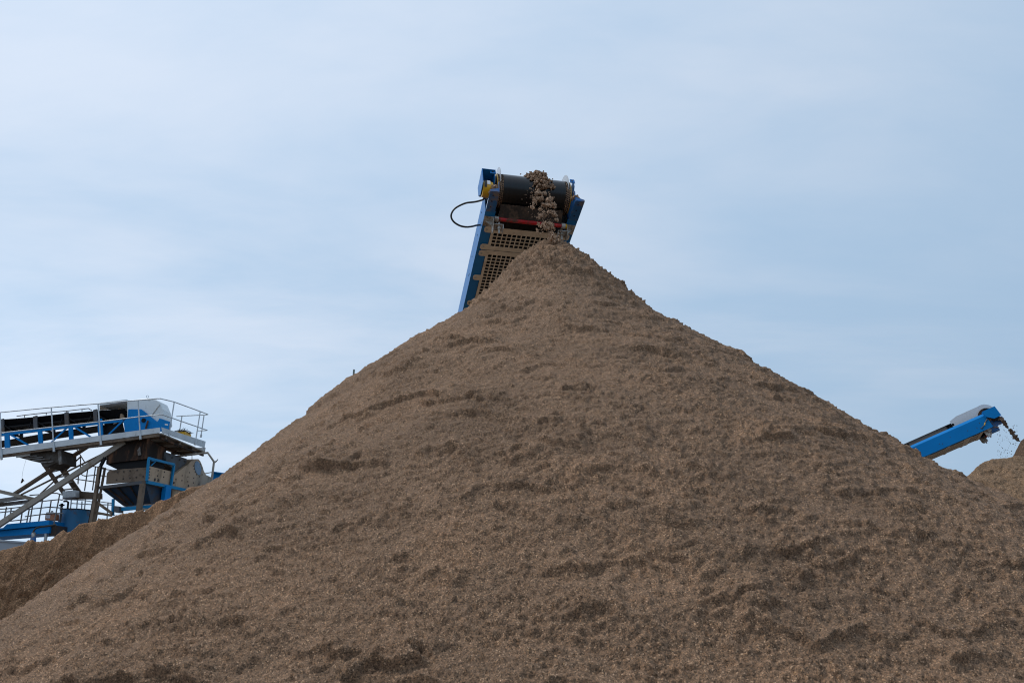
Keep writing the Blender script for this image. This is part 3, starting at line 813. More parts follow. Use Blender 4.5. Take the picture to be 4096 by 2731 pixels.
# ------------------------------------------------------------------ falling sand (uncountable clods)
def falling_main():
    q = MB(); r = random.Random(11)
    a, b = R(12), R(18)
    Xl = Vector((math.cos(a), math.sin(a), 0)); T = Vector((-math.sin(a)*math.cos(b), math.cos(a)*math.cos(b), -math.sin(b))); Z = Xl.cross(T)
    def onplane(px, py, yy):
        d = ray(px, py); t = (yy+(O1-CAM).dot(T))/d.dot(T); return CAM+d*t
    # heap riding on the belt top, then lumps breaking up over the drum front
    groups = [ # centre px, half size px, local y, number, size
        (2166, 775, 30, 10, -.24, 36, .017),
        (2130, 748, 14, 18, -.16, 22, .011),
        (2158, 796, 20, 7, -.25, 20, .017), (2138, 806, 8, 14, -.27, 12, .013), (2196, 800, 15, 9, -.28, 24, .017), (2188, 822, 22, 7, -.31, 26, .017),
        (2216, 822, 8, 7, -.31, 14, .016), (2133, 828, 6, 8, -.30, 8, .014), (2165, 836, 8, 8, -.30, 9, .014),
        (2166, 862, 16, 5, -.34, 18, .014), (2200, 850, 22, 5, -.35, 26, .015), (2154, 872, 7, 5, -.34, 8, .013), (2220, 862, 7, 8, -.35, 10, .014),
        (2222, 880, 7, 5, -.37, 8, .013), (2192, 898, 30, 9, -.38, 42, .015), (2200, 914, 24, 9, -.38, 26, .014), (2150, 922, 5, 9, -.36, 8, .010), (2206, 938, 14, 14, -.42, 26, .013), (2216, 957, 18, 12, -.45, 26, .013)]
    sd = 0
    # riding on the belt and just leaving it over the drum
    for i in range(250):
        th = R(r.uniform(22, 118)); u = max(-1, min(1, r.gauss(0, .45)))
        fr_ = max(0, th-R(35))/1.3
        hw = .145-.02*fr_; xc_ = .005+.05*fr_
        lift = r.random()**1.6*(.085*(1-u*u)) + .02*fr_*fr_
        rr_ = .213+lift
        l = (xc_+u*hw*1.05, -rr_*math.sin(th), rr_*math.cos(th))
        if th < 0: l = (l[0], rr_*math.tan(-th)*.9, rr_)
        p = O1+Xl*l[0]+T*l[1]+Z*l[2]
        sd += 1; s_ = .021*r.uniform(.4, 1.25)
        q.blob(p, s_, sd, 1, (1, 1, 1), .55)
        sd += 1; q.blob((p.x+r.gauss(0, s_), p.y+r.gauss(0, s_), p.z+r.gauss(0, s_)), s_*r.uniform(.25, .6), sd, 1, (1, 1, 1), .5)
    for px, py, wx, wy, yy, n, sz in groups:
        for _ in range(n):
            sd += 1
            g1, g2 = r.gauss(0, .5), r.gauss(0, .5)
            p = onplane(px+wx*g1, py+wy*g2, yy+r.uniform(-.05, .05))
            s = sz*r.uniform(.45, 1.25)
            q.blob(p, s, sd, 1, (1, 1, r.uniform(.9, 1.5)), .55)
            for _ in range(2):
                sd += 1
                q.blob((p.x+r.gauss(0, s*.8), p.y+r.gauss(0, s*.8), p.z+r.gauss(0, s*.8)), s*r.uniform(.25, .6), sd, 1, (1, 1, 1.2), .5)
    for _ in range(190):
        u = r.random(); px = 2125+75*u+r.gauss(0, 24); py = 745+205*u+r.gauss(0, 10)
        sd += 1; q.blob(onplane(px, py, -.18-.26*u+r.uniform(-.05, .05)), r.uniform(.0025, .006), sd, 1, (1, 1, 1.6), .3)
    q.build('falling_sand', M['sand_crust'], None, label='clumps of damp sand tumbling over the head drum onto the main pile', category='falling sand', kind='stuff')
falling_main()
def falling_right():
    q = MB(); r = random.Random(5); sd = 9000
    pts = [(4013, 1686), (4022, 1697), (4033, 1709), (4042, 1722), (4052, 1736), (4062, 1751), (4078, 1768)]
    cl = [r.uniform(0, 5.9) for _ in range(24)]
    for i in range(110):
        u = min(5.99, max(0, r.choice(cl)+r.gauss(0, .07))); k = int(u); f = u-k
        x = pts[k][0]*(1-f)+pts[min(k+1, 6)][0]*f; y = pts[k][1]*(1-f)+pts[min(k+1, 6)][1]*f
        p = at(x+r.gauss(0, 3.3), y+r.gauss(0, 3.0), 18.2)
        sd += 1; q.blob(p, r.choice((.010, .015, .022, .030)), sd, 1, (1, 1, 1.2), .55)
    for i in range(110):
        p = at(r.uniform(3990, 4070), r.uniform(1700, 1830), 18.2)
        sd += 1; q.blob(p, r.uniform(.004, .009), sd, 1, (1, 1, 1.6), .3)
    q.build('falling_sand', M['sand_dark'], None, label='thin dark stream of sand dropping from the right conveyor', category='falling sand', kind='stuff')
falling_right()

# ------------------------------------------------------------------ processing plant (28 m away)
GA = R(5)
PU = Vector((math.cos(GA), -math.sin(GA), 0)); PV = Vector((math.sin(GA), math.cos(GA), 0))
PA = at(615, 1710, 28.0)
def P(px, py, v=0.0):
    d = ray(px, py); t = ((PA+PV*v-CAM).dot(PV))/d.dot(PV); return CAM+d*t
def Q(px, py, ref):
    """the same on the end wall through ref (a plane square to the walkway)"""
    d = ray(px, py); t = ((ref-CAM).dot(PU))/d.dot(PU); return CAM+d*t
def slab(mb, pts, v, th, side=None):
    if side is None: mb.prism([P(x, y, v) for x, y in pts], PV*th)
    else: mb.prism([Q(x, y, side) for x, y in pts], PU*th)
    return mb
def fall(p): return Vector((p.x, p.y, 0))
def one(name, m, parent, fn, **k):
    q = MB(); fn(q); return q.build(name, m, parent, **k)
def bolts(parent, pts, v, r=.028, side=None, m='bolt'):
    for x, y in pts:
        p = P(x, y, v) if side is None else Q(x, y, side)
        ax = -PV if side is None else PU
        one('bolt', M[m], parent, lambda q: q.lathe(p+ax*.002, ax, [(0, r), (.02, r*.9), (.02, 0)], 8))
def drop_box(mb, p, w_, z1=0.0):
    mb.bar(p, (p.x, p.y, z1), w_, w_, (0, 1, 0))

# ---- galvanised walkway with its end platform
base = fall(P(300, 1800))
wk = thing('walkway', base, 'galvanised inclined walkway with handrails beside the plant conveyor', 'walkway')
CN = P(642, 1594, 0)               # top rail corner
toeC = P(640, 1709, 0)
def endpt(px, py): return Q(px, py, toeC)
W_ = .80
p0, p1 = P(-260, 1832, 0), P(560, 1741, 0)
one('deck', M['galv_dark'], wk, lambda q: q.prism([p0+PV*.01, p1+PV*.01, p1+PV*W_, p0+PV*W_], (0, 0, -.06)))
one('deck_channel', M['brown_steel'], wk, lambda q: slab(q, [(-260, 1834), (634, 1731), (634, 1745), (-260, 1858)], .02, .07))
one('toe_board', M['galv'], wk, lambda q: slab(q, [(-260, 1829), (640, 1709), (640, 1730), (-260, 1855)], -.012, .010))
E0, E1 = endpt(645, 1708), endpt(822, 1765); E2, E3 = endpt(817, 1791), endpt(648, 1731)
one('toe_board', M['galv'], wk, lambda q: q.prism([E0, E1, E2, E3], PU*.012))
vlen = (E1-E0).dot(PV)
pw = 1.5
dk = E3 - PU*.01
one('end_deck', M['tan_steel'], wk, lambda q: q.prism([dk, dk+PV*vlen, dk+PV*vlen-PU*pw, dk-PU*pw], (0, 0, -.045)))
one('far_toe_board', M['galv'], wk, lambda q: q.prism([E3+PV*vlen-PU*.02, E3+PV*vlen-PU*pw, E3+PV*vlen-PU*pw+Vector((0,0,.16)), E3+PV*vlen-PU*.02+Vector((0,0,.16))], PV*.012))
for f_ in (.12, .42, .72, .97):
    a_ = dk+PV*vlen*f_+Vector((0, 0, -.10))
    one('deck_beam', M['brown_steel'], wk, lambda q: q.bar(a_-PU*.03, a_-PU*(pw-.05), .09, .10))
for f_ in (.04, .55, .97):
    a_ = dk-PU*pw*f_+Vector((0, 0, -.19))
    one('deck_beam', M['rust'], wk, lambda q: q.bar(a_+PV*.03, a_+PV*(vlen-.02), .07, .07))
r_ = .021
def post(parent, top, bot, r=.024):
    one('handrail_post', M['galv'], parent, lambda q: q.tube([bot, top], r, 8))
    one('post_foot', M['galv'], parent, lambda q: q.tube([bot-Vector((0, 0, .0)), bot+(top-bot)*.13], .042, 8))
for (a_, b_) in (((0, 1649), (6, 1838)), ((205, 1629), (216, 1806)), ((392, 1614), (404, 1780)), ((552, 1600), (562, 1757))):
    post(wk, P(*a_, -.035), P(*b_, -.035))
one('top_rail', M['galv'], wk, lambda q: q.tube([P(-260, 1678, -.035), P(0, 1649, -.035), P(205, 1629, -.035), P(392, 1614, -.035), P(552, 1600, -.035), P(628, 1594, -.035), CN, Q(697, 1607, CN), Q(801, 1645, CN), Q(832, 1657, CN), Q(832, 1657, CN)+PV*.05-PU*.10, Q(838, 1660, CN)+PV*.05-PU*1.55], r_, 8))
MC = P(652, 1659, 0)
one('middle_rail', M['galv'], wk, lambda q: q.tube([P(-260, 1765, -.035), P(0, 1731, -.035), P(392, 1687, -.035), P(560, 1666, -.035), P(634, 1659, -.035), MC, Q(829, 1720, MC), Q(829, 1720, MC)+PV*.05-PU*.1, Q(829, 1720, MC)+PV*.05-PU*.5], r_, 8))
for (a_, b_) in (((697, 1607), (675, 1746)), ((801, 1645), (780, 1778))):
    post(wk, Q(*a_, CN), Q(*b_, toeC+PU*.03))
e_ = Q(838, 1660, CN)+PV*.05
for o_, h_ in ((.28, .98), (1.3, .98)):
    tp = e_-PU*o_; post(wk, tp, tp-Vector((0, 0, h_)))

# ---- the conveyor running beside it
cv = thing('plant_conveyor', fall(P(300, 1720, 1.4)), 'long blue trussed conveyor with black belt rising to the pale hooded head', 'conveyor')
V1, V2 = .95, 2.05
for vv in (V1, V2):
    fm = 'blue_bright' if vv == V1 else 'brown_steel'
    one('top_chord', M['blue_bright'] if vv == V1 else M['blue_far'], cv, lambda q: slab(q, [(-260, 1768), (0, 1734), (210, 1708), (400, 1686), (490, 1678), (490, 1686), (400, 1695), (210, 1718), (0, 1743), (-260, 1778)], vv, .08))
    one('bottom_chord', M['blue_bright'] if vv == V1 else M['blue_far'], cv, lambda q: slab(q, [(-260, 1830), (0, 1797), (400, 1745), (500, 1732), (500, 1740), (400, 1753), (0, 1806), (-260, 1840)], vv, .08))
    for (a_, b_, w_) in (((28, 1735), (31, 1800), .20 if vv == V1 else .08), ((160, 1720), (164, 1784), .17 if vv == V1 else .08), ((283, 1704), (286, 1768), .17 if vv == V1 else .08), ((400, 1676), (404, 1754), .19 if vv == V1 else .08), ((-95, 1752), (-92, 1815), .2)):
        one('upright', M[fm], cv, lambda q: q.bar(P(*a_, vv+.012), P(*b_, vv+.012), w_, .05, PV))
    for (a_, b_) in (((42, 1738), (124, 1786)), ((270, 1708), (200, 1774)), ((297, 1706), (374, 1754)), ((490, 1684), (430, 1742)), ((-80, 1752), (15, 1800))):
        one('brace', M[fm], cv, lambda q: q.bar(P(*a_, vv+.03), P(*b_, vv+.03), .065 if vv == V1 else .04, .03, PV))
# troughed carrying belt and the flat return belt
tb = []
def trough(px, py):
    p = P(px, py, V1+.02); return [p, p+PV*.30+Vector((0, 0, -.26)), p+PV*.78+Vector((0, 0, -.26)), p+PV*1.08]
q = MB(); line = [(-260, 1712), (11, 1677), (130, 1668), (258, 1653), (363, 1644), (440, 1640), (500, 1634)]
rows = [trough(*l_) for l_ in line]
vs = [p for r0 in rows for p in r0]; vs += [p-Vector((0, 0, .02)) for p in vs]
nn_ = len(rows)*4; fs = []
for i in range(len(rows)-1):
    for j in range(3):
        k = i*4+j; fs += [(k, k+4, k+5, k+1), (nn_+k, nn_+k+1, nn_+k+5, nn_+k+4)]
q.add(vs, fs); q.build('carrying_belt', M['black'], cv)
one('return_belt', M['black'], cv, lambda q: q.prism([P(-260, 1798, V1+.15), P(40, 1757, V1+.15), P(147, 1738, V1+.15), P(400, 1700, V1+.15), P(400, 1703, V1+.15), P(147, 1742, V1+.15), P(40, 1762, V1+.15), P(-260, 1802, V1+.15)], PV*.8))
for (tx, ty, bx, by) in ((141, 1664, 144, 1714), (266, 1649, 269, 1700), (381, 1638, 384, 1684), (8, 1676, 10, 1730), (-110, 1690, -108, 1745)):
    fr_ = one('idler_frame', M['slate'], cv, lambda q: q.bar(P(tx, ty, V1-.02), P(bx, by, V1-.02), .16, .06, PV))
    t0, b0 = P(tx, ty, V1), P(bx, by, V1)
    one('far_post', M['slate'], fr_, lambda q: q.bar(t0+PV*1.1, b0+PV*1.1, .12, .05, PV))
    one('cross_bar', M['black'], fr_, lambda q: q.bar(b0+Vector((0, 0, .06)), b0+Vector((0, 0, .06))+PV*1.1, .1, .08))
    one('wing_roller', M['black'], fr_, lambda q: q.tube([t0+PV*.04+Vector((0, 0, -.09)), t0+PV*.30+Vector((0, 0, -.33))], .06, 10))
    one('wing_roller', M['black'], fr_, lambda q: q.tube([t0+PV*1.06+Vector((0, 0, -.09)), t0+PV*.80+Vector((0, 0, -.33))], .06, 10))
    one('centre_roller', M['black'], fr_, lambda q: q.tube([t0+PV*.32+Vector((0, 0, -.34)), t0+PV*.78+Vector((0, 0, -.34))], .06, 10))
    one('stay', M['black'], fr_, lambda q: q.bar(t0+PU*.12+Vector((0, 0, -.22)), b0+PU*.42+Vector((0, 0, .06)), .04, .03, PV))
    one('stay', M['black'], fr_, lambda q: q.bar(t0-PU*.12+Vector((0, 0, -.25)), b0-PU*.32+Vector((0, 0, .02)), .04, .03, PV))
one('side_rail', M['black'], cv, lambda q: slab(q, [(-260, 1742), (11, 1706), (134, 1693), (258, 1680), (385, 1667), (385, 1672), (258, 1686), (134, 1699), (11, 1713), (-260, 1750)], V1+.06, .04))
one('pull_cord_rail', M['galv_dark'], cv, lambda q: q.tube([P(67, 1664, V2), P(122, 1657, V2), P(187, 1650, V2), P(270, 1643, V2), P(354, 1633, V2), P(367, 1641, V2)], .02, 6))
for x_, y_ in ((98, 1660), (185, 1650), (265, 1643), (328, 1636)):
    one('rail_stub', M['galv_dark'], cv, lambda q: q.tube([P(x_, y_, V2), P(x_, y_+9, V2)], .018, 6))
# head: pale hood, blue side plate, black slab painting the shade inside
hd = one('head_hood', M['pale'], cv, lambda q: slab(q, [(508, 1605), (545, 1597), (593, 1592), (622, 1597), (638, 1606), (652, 1638), (658, 1690), (640, 1712), (508, 1716)], .72, .62), bevel=.02)
one('hood_seam', M['galv_dusty'], hd, lambda q: q.bar(P(640, 1616, .70), P(608, 1660, .70), .025, .01, PV))
one('lifting_eye', M['galv'], hd, lambda q: q.tube([P(590+5*math.cos(a_*.785), 1586+5*math.sin(a_*.785), 1.2) for a_ in range(9)], .012, 6))
one('roof_sheet', M['pale'], cv, lambda q: slab(q, [(398, 1611), (507, 1597), (507, 1605), (398, 1621)], .74, 1.45))
one('rear_sheet', M['brown_steel'], cv, lambda q: slab(q, [(398, 1622), (507, 1606), (507, 1636), (398, 1640)], 2.1, .03))
one('interior_shade', M['black'], cv, lambda q: slab(q, [(398, 1641), (511, 1637), (498, 1684), (400, 1690)], 1.9, .25))  # black slab: the shade inside the head, put in as colour
hp = one('head_plate', M['blue_bright'], cv, lambda q: slab(q, [(513, 1636), (565, 1636), (629, 1687), (638, 1672), (678, 1685), (672, 1722), (500, 1735), (494, 1684), (511, 1668)], .64, .05))
one('bearing', M['black'], hp, lambda q: q.lathe(P(573, 1680, .60), PV, [(0, 0), (0, .085), (.04, .085), (.04, 0)], 16))
one('torque_arm', M['rust'], hp, lambda q: q.bar(P(592, 1682, .58), P(583, 1714, .58), .06, .03, PV))
one('plate_label', M['white'], hp, lambda q: slab(q, [(660, 1694), (672, 1696), (671, 1701), (659, 1699)], .632, .006))
one('belt_skirt', M['black'], cv, lambda q: slab(q, [(406, 1699), (490, 1690), (500, 1738), (410, 1748)], 1.15, .03))
one('scraper_weight', M['beige'], cv, lambda q: q.tube([P(475, 1648, 1.2), P(480, 1638, 1.2), P(490, 1640, 1.2), P(489, 1672, 1.2)], .085, 10))

# ---- twigs and yellow tray on the end platform
ns = thing('bird_nest', E0+PV*(vlen*.55)-PU*.5, 'ragged twig nest in a yellow tray on the end platform', 'bird nest')
tc0 = E0+PV*(vlen*.60)-PU*.27+Vector((0, 0, .10))
one('yellow_tray', M['yellow'], ns, lambda q: q.prism([tc0-PU*.22-PV*.25, tc0+PU*.22-PV*.25, tc0+PU*.22+PV*.25, tc0-PU*.22+PV*.25], (0, 0, .15)))
q = MB(); r9 = random.Random(3)
for _ in range(110):
    c_ = tc0+PU*r9.gauss(0, .12)+PV*r9.gauss(0, .14)+Vector((0, 0, .15+abs(r9.gauss(0, .05))))
    d_ = Vector((r9.gauss(0, 1), r9.gauss(0, 1), r9.gauss(.2, .5))).normalized()*r9.choice((.10, .14, .2, .34))
    q.bar(c_-d_*.5, c_+d_*.5, .014, .014)
q.build('twigs', M['twig'], ns, kind='stuff')

# ---- chute, screen and hopper tower
SC = P(587, 1921, .4)              # lower near corner of the screen box
ch = thing('transfer_chute', fall(SC), 'dark rusty steel chute under the conveyor head', 'chute')
CR = P(592, 1833, .35)
one('front_plate', M['rust'], ch, lambda q: slab(q, [(427, 1820), (505, 1766), (560, 1757), (592, 1750), (592, 1833), (424, 1854)], .35, .05))
one('end_plate', M['rust'], ch, lambda q: q.prism([Q(592, 1752, CR), Q(664, 1795, CR), Q(664, 1850, CR), Q(592, 1833, CR)], -PU*.05))
one('side_chute', M['slate'], ch, lambda q: q.prism([Q(659, 1806, CR), Q(747, 1834, CR), Q(745, 1850, CR), Q(703, 1902, CR), Q(690, 1870, CR), Q(650, 1846, CR)], -PU*.6))
one('gap_shade', M['black'], ch, lambda q: slab(q, [(424, 1855), (592, 1834), (590, 1870), (475, 1880)], .45, 1.2))  # black slab painting the shade in the gap between chute and screen box
bolts(ch, [(689, 1830), (720, 1838), (740, 1845)], 0, .05, CR)
one('stiffener', M['galv_dark'], ch, lambda q: slab(q, [(548, 1800), (560, 1786), (563, 1818), (552, 1822)], .30, .05))
scr = thing('screen_box', fall(SC), 'dusty beige bolted screen box standing on the brown steel tower', 'screen')
sb = one('front_panel', M['brown_steel'], scr, lambda q: slab(q, [(424, 1935), (427, 1893), (434, 1883), (446, 1879), (590, 1868), (587, 1921)], .4, .06))  # same beige box as the end panel, shade put in as brown
bolts(sb, [(470, 1888), (495, 1885), (520, 1882), (548, 1880), (466, 1918), (493, 1914), (519, 1911), (545, 1908), (572, 1905)], .395, .03)
sp_ = one('end_panel', M['beige'], scr, lambda q: q.prism([Q(588, 1921, SC), Q(601, 1864, SC), Q(686, 1885, SC), Q(676, 1942, SC)], -PU*.9))
bolts(sp_, [(598, 1874), (597, 1886), (596, 1898), (595, 1910), (632, 1881), (657, 1887), (629, 1902), (654, 1907)], 0, .03, SC)
bolts(sp_, [(619, 1917), (633, 1920)], 0, .06, SC)
SF = SC+PU*.07
bf = one('blue_frame', M['blue_far'], scr, lambda q: q.bar(Q(594, 1832, SF), Q(696, 1857, SF), .09, .07, PU))
one('frame_post', M['blue_far'], bf, lambda q: q.bar(Q(595, 1834, SF), Q(587, 1922, SF), .09, .07, PU))
one('frame_post', M['blue_far'], bf, lambda q: q.bar(Q(696, 1857, SF), Q(684, 1942, SF), .10, .07, PU))
one('frame_stay', M['blue_far'], bf, lambda q: q.bar(Q(606, 1841, SF), Q(623, 1844, SF), .04, .04, PU))
one('frame_stay', M['blue_far'], bf, lambda q: q.bar(Q(622, 1845, SF), Q(604, 1862, SF), .03, .03, PU))
tw = thing('support_tower', fall(P(480, 1950, .5)), 'brown and blue steel frame carrying the screen box and hopper', 'steel frame')
one('ring_beam', M['slate'], tw, lambda q: slab(q, [(394, 1944), (582, 1920), (582, 1933), (394, 1955)], .32, .14))
RB = P(583, 1926, .32)
one('ring_beam', M['blue_far'], tw, lambda q: q.prism([Q(583, 1921, RB), Q(742, 1955, RB), Q(742, 1966, RB), Q(583, 1934, RB)], PU*.10))
def col(pts, w_, vv, m, name='column'):
    a_ = [P(x, y, vv) for x, y in pts]
    low = a_[-1]
    def f_(q):
        for i in range(len(a_)-1): q.bar(a_[i], a_[i+1], w_, w_, PV)
    one(name, M[m], tw, f_)
    one(name, M[m], tw, lambda q: q.bar(low-Vector((0, 0, .002)), fall(low), w_, w_, PV))
col([(421, 1829), (403, 1862)], .10, .3, 'black', 'knee_brace')
col([(399, 1866), (388, 1945), (376, 2029)], .115, .3, 'brown_steel')
col([(571, 1934), (556, 2040)], .16, .26, 'brown_steel')
col([(420, 1870), (408, 1937)], .07, 1.4, 'brown_steel')
one('blue_column', M['blue_bright'], tw, lambda q: q.prism([Q(650, 1942, RB), Q(671, 1946, RB), Q(664, 2010, RB), Q(641, 2010, RB)], PU*.16))
one('lower_beam', M['blue_far'], tw, lambda q: slab(q, [(455, 2029), (604, 2019), (604, 2030), (455, 2045)], .5, .12))
one('knee_post', M['blue_far'], tw, lambda q: q.bar(P(453, 1995, .5), P(451, 2060, .5), .08, .08, PV))
one('gear_box', M['slate'], tw, lambda q: slab(q, [(456, 2022), (476, 2024), (475, 2048), (455, 2047)], .35, .3))
one('diagonal_brace', M['brown_steel'], tw, lambda q: q.bar(P(388, 2009, .4), P(448, 2052, .4), .09, .06, PV))
one('low_rail', M['brown_steel'], tw, lambda q: q.bar(P(372, 2047, .4), P(447, 2061, .4), .09, .06, PV))
one('low_rail', M['tan_steel'], tw, lambda q: q.bar(P(560, 2032, .35), P(600, 2038, .35), .05, .05, PV))
hop = thing('blue_hopper', fall(P(500, 1990, .8)), 'dark blue tapering steel hopper beneath the screen box', 'hopper')
h1, h2 = P(398, 1950, .45), P(582, 1932, .45)
h3 = h2+PV*3.0; h4 = h1+PV*3.0
g1, g2 = P(495, 2024, 1.0), P(604, 2014, 1.0); g3 = g2+PV*1.4; g4 = g1+PV*1.4
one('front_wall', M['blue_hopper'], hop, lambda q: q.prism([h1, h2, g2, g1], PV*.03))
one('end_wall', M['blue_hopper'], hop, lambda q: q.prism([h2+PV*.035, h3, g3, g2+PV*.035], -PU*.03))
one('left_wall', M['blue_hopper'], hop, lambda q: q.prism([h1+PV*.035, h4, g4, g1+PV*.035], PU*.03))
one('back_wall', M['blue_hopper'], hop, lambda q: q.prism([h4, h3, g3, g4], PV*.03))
for x0_, x1_ in ((430, 512), (470, 535), (520, 565)):
    one('wall_rib', M['rust'], hop, lambda q: q.bar(P(x0_, 1952-.1*(x0_-430), .43), P(x1_, 2016, .93), .05, .03, PV))

# ---- beige housing with an oval window
WH = SC+PU*.05
wh = thing('wheel_housing', fall(Q(760, 1900, WH)), 'beige bolted housing with a rounded top and an oval blue window', 'machine housing')
wpts = [(690, 1940), (695, 1901), (723, 1878), (749, 1859), (766, 1843), (781, 1836), (793, 1835), (801, 1843), (809, 1862), (816, 1884), (825, 1899), (850, 1910), (850, 2000), (690, 1990)]
hs = one('side_plate', M['beige'], wh, lambda q: q.prism([Q(x, y, WH) for x, y in wpts], -PU*.9))
one('window', M['window_blue'], hs, lambda q: q.prism([Q(791+13*math.cos(k*.3927)+8*math.sin(k*.3927)*.55, 1871+28*math.sin(k*.3927), WH+PU*.004) for k in range(16)], PU*.012))
bolts(hs, [(774, 1862), (776, 1875), (780, 1887), (786, 1897), (798, 1905), (808, 1897), (803, 1855), (808, 1869), (757, 1889), (728, 1901), (751, 1906), (774, 1911), (703, 1916), (727, 1921), (750, 1925), (773, 1930), (795, 1935)], 0, .026, WH)
bolts(hs, [(695, 1930), (753, 1942)], 0, .05, WH)

# ---- bent pipe frame and blue cabin behind
one('bent_pipe', M['tan_steel'], None, lambda q: (q.tube([P(700, 1826, 2.6), P(716, 1823, 2.6), P(831, 1810, 2.6), P(856, 1846, 2.6), P(848, 1910, 2.6), P(840, 1990, 2.6)], .045, 8),
    q.bar(P(855, 1852, 2.6), P(866, 1843, 2.6), .05, .03, PV), q.bar(P(864, 1846, 2.6), P(872, 1836, 2.6), .03, .03, PV), q.tube([P(768, 1816, 2.6), P(768, 1840, 2.6)], .015, 6), q.bar(P(820, 1893, 2.6), P(847, 1888, 2.6), .03, .03, PV)),
    label='dusty bent pipe frame arching over the oval window housing', category='pipe')
one('blue_cabin', M['blue_bright'], None, lambda q: (slab(q, [(854, 1889), (905, 1897), (905, 2010), (846, 2010)], 4.0, 2.0), slab(q, [(850, 1884), (912, 1893), (912, 1898), (850, 1888)], 3.9, 2.2)),
    label='blue metal box with a flat lid half hidden behind the main pile', category='cabin')

# ---- stair, braces and platforms on the left side
st_ = thing('steel_stair', fall(P(260, 1930, 1.6)), 'dirty brown steel stair running down under the walkway', 'stair')
one('stringer', M['brown_steel'], st_, lambda q: q.bar(P(172, 1850, 1.5), P(268, 1990, 1.5), .15, .05, PV))
one('stringer', M['brown_steel'], st_, lambda q: q.bar(P(222, 1835, 2.3), P(325, 1985, 2.3), .22, .05, PV))
for k in range(6):
    f_ = .10+k*.17
    a_ = P(172+96*f_, 1850+140*f_, 1.5); b_ = P(222+103*f_, 1835+150*f_, 2.3)
    one('tread', M['galv_dark'], st_, lambda q: q.bar(a_, b_, .20, .04))
one('landing', M['landing_shade'], st_, lambda q: slab(q, [(64, 1826), (161, 1847), (170, 1865), (190, 1866), (222, 1850), (246, 1850), (247, 1800), (64, 1821)], .25, .9))
for (a_, b_) in (((80, 1828), (150, 1822)), ((104, 1834), (172, 1828)), ((128, 1840), (200, 1834)), ((163, 1850), (215, 1845))):
    one('landing_step', M['galv_dark'], st_, lambda q: q.bar(P(*a_, .22), P(*b_, .22), .035, .04, PV))
one('landing_post', M['galv_dark'], st_, lambda q: q.bar(P(238, 1798, .2), P(243, 1856, .2), .11, .06, PV))
one('landing_lip', M['pale'], st_, lambda q: slab(q, [(62, 1817), (120, 1809), (118, 1820), (64, 1830)], .18, .04))
one('foot_beam', M['brown_steel'], st_, lambda q: slab(q, [(301, 1962), (392, 1970), (392, 1992), (250, 1993), (250, 1985)], 1.6, .3))
one('foot_box', M['galv'], st_, lambda q: slab(q, [(250, 1964), (301, 1959), (302, 1985), (250, 1990)], 1.3, .25))
br_ = thing('support_braces', fall(P(250, 1950, .5)), 'pale and dark diagonal struts propping up the walkway', 'strut')
one('pale_strut', M['tan_steel'], br_, lambda q: q.bar(P(-60, 2135, .35), P(500, 1766, .35), .21, .12, PV))
one('dark_pipe', M['brown_steel'], br_, lambda q: q.tube([P(58, 1975, 1.0), P(368, 1774, 1.0)], .085, 10))
one('thin_strut', M['brown_steel'], br_, lambda q: q.bar(P(84, 1978, .8), P(460, 1790, .8), .055, .05, PV))
one('thin_strut', M['brown_steel'], br_, lambda q: q.bar(P(161, 1975, 1.1), P(325, 1824, 1.1), .045, .04, PV))
for (a_, b_) in (((260, 1806), (292, 1860)), ((252, 1812), (280, 1858)), ((302, 1788), (340, 1850)), ((322, 1828), (322, 1878))):
    one('lattice_bar', M['brown_steel'], br_, lambda q: q.bar(P(*a_, 1.3), P(*b_, 1.3), .03, .03, PV))
one('cross_beam', M['tan_steel'], br_, lambda q: q.bar(P(-60, 1951, .9), P(140, 1997, .9), .13, .1, PV))
one('cross_beam', M['galv_dark'], br_, lambda q: q.bar(P(-60, 2011, 1.3), P(100, 1987, 1.3), .15, .1, PV))
one('cross_beam', M['galv_dark'], br_, lambda q: q.bar(P(-60, 2025, 1.6), P(128, 2004, 1.6), .14, .1, PV))

def railing(label, v, rails, posts, mname='galv_dark', r=.022):
    xs = [p for l_ in rails for p in l_]
    t_ = thing('handrail', fall(P(sum(p[0] for p in xs)/len(xs), 2000, v)), label, 'handrail')
    for l_ in rails: one('rail', M[mname], t_, lambda q: q.tube([P(x, y, v) for x, y in l_], r, 6))
    for a_, b_ in posts: one('post', M[mname], t_, lambda q: q.tube([P(*a_, v), P(*b_, v)], r*1.25, 6))
    return t_
railing('grey handrail with several rails above the blue platform', .9,
    [[(119, 1980), (158, 1977), (208, 1972), (228, 1972), (241, 1976), (250, 1978)], [(70, 2016), (158, 2005), (236, 1997), (250, 1999)], [(72, 2042), (130, 2034), (200, 2027), (252, 2031)], [(100, 2065), (163, 2057), (225, 2052), (252, 2052)], [(-20, 2036), (26, 2034), (90, 2026)], [(-20, 2051), (72, 2041)], [(30, 2084), (110, 2076)]],
    [((174, 1978), (152, 2100)), ((239, 1975), (215, 2098)), ((90, 2040), (79, 2108)), ((26, 2027), (17, 2078)), ((45, 2032), (41, 2060)), ((117, 2036), (107, 2088)), ((130, 2022), (119, 2088)), ((205, 1999), (198, 2048))])
railing('dark handrail on the platform beside the tower column', 2.8,
    [[(330, 1860), (363, 1863), (415, 1870)], [(303, 1915), (345, 1921), (400, 1929)], [(322, 1891), (330, 1900), (341, 1903), (360, 1901), (391, 1899), (425, 1905)], [(400, 1872), (470, 1884)]],
    [((353, 1862), (338, 1962)), ((382, 1866), (370, 1960)), ((314, 1890), (312, 1935)), ((399, 1868), (390, 1960))])
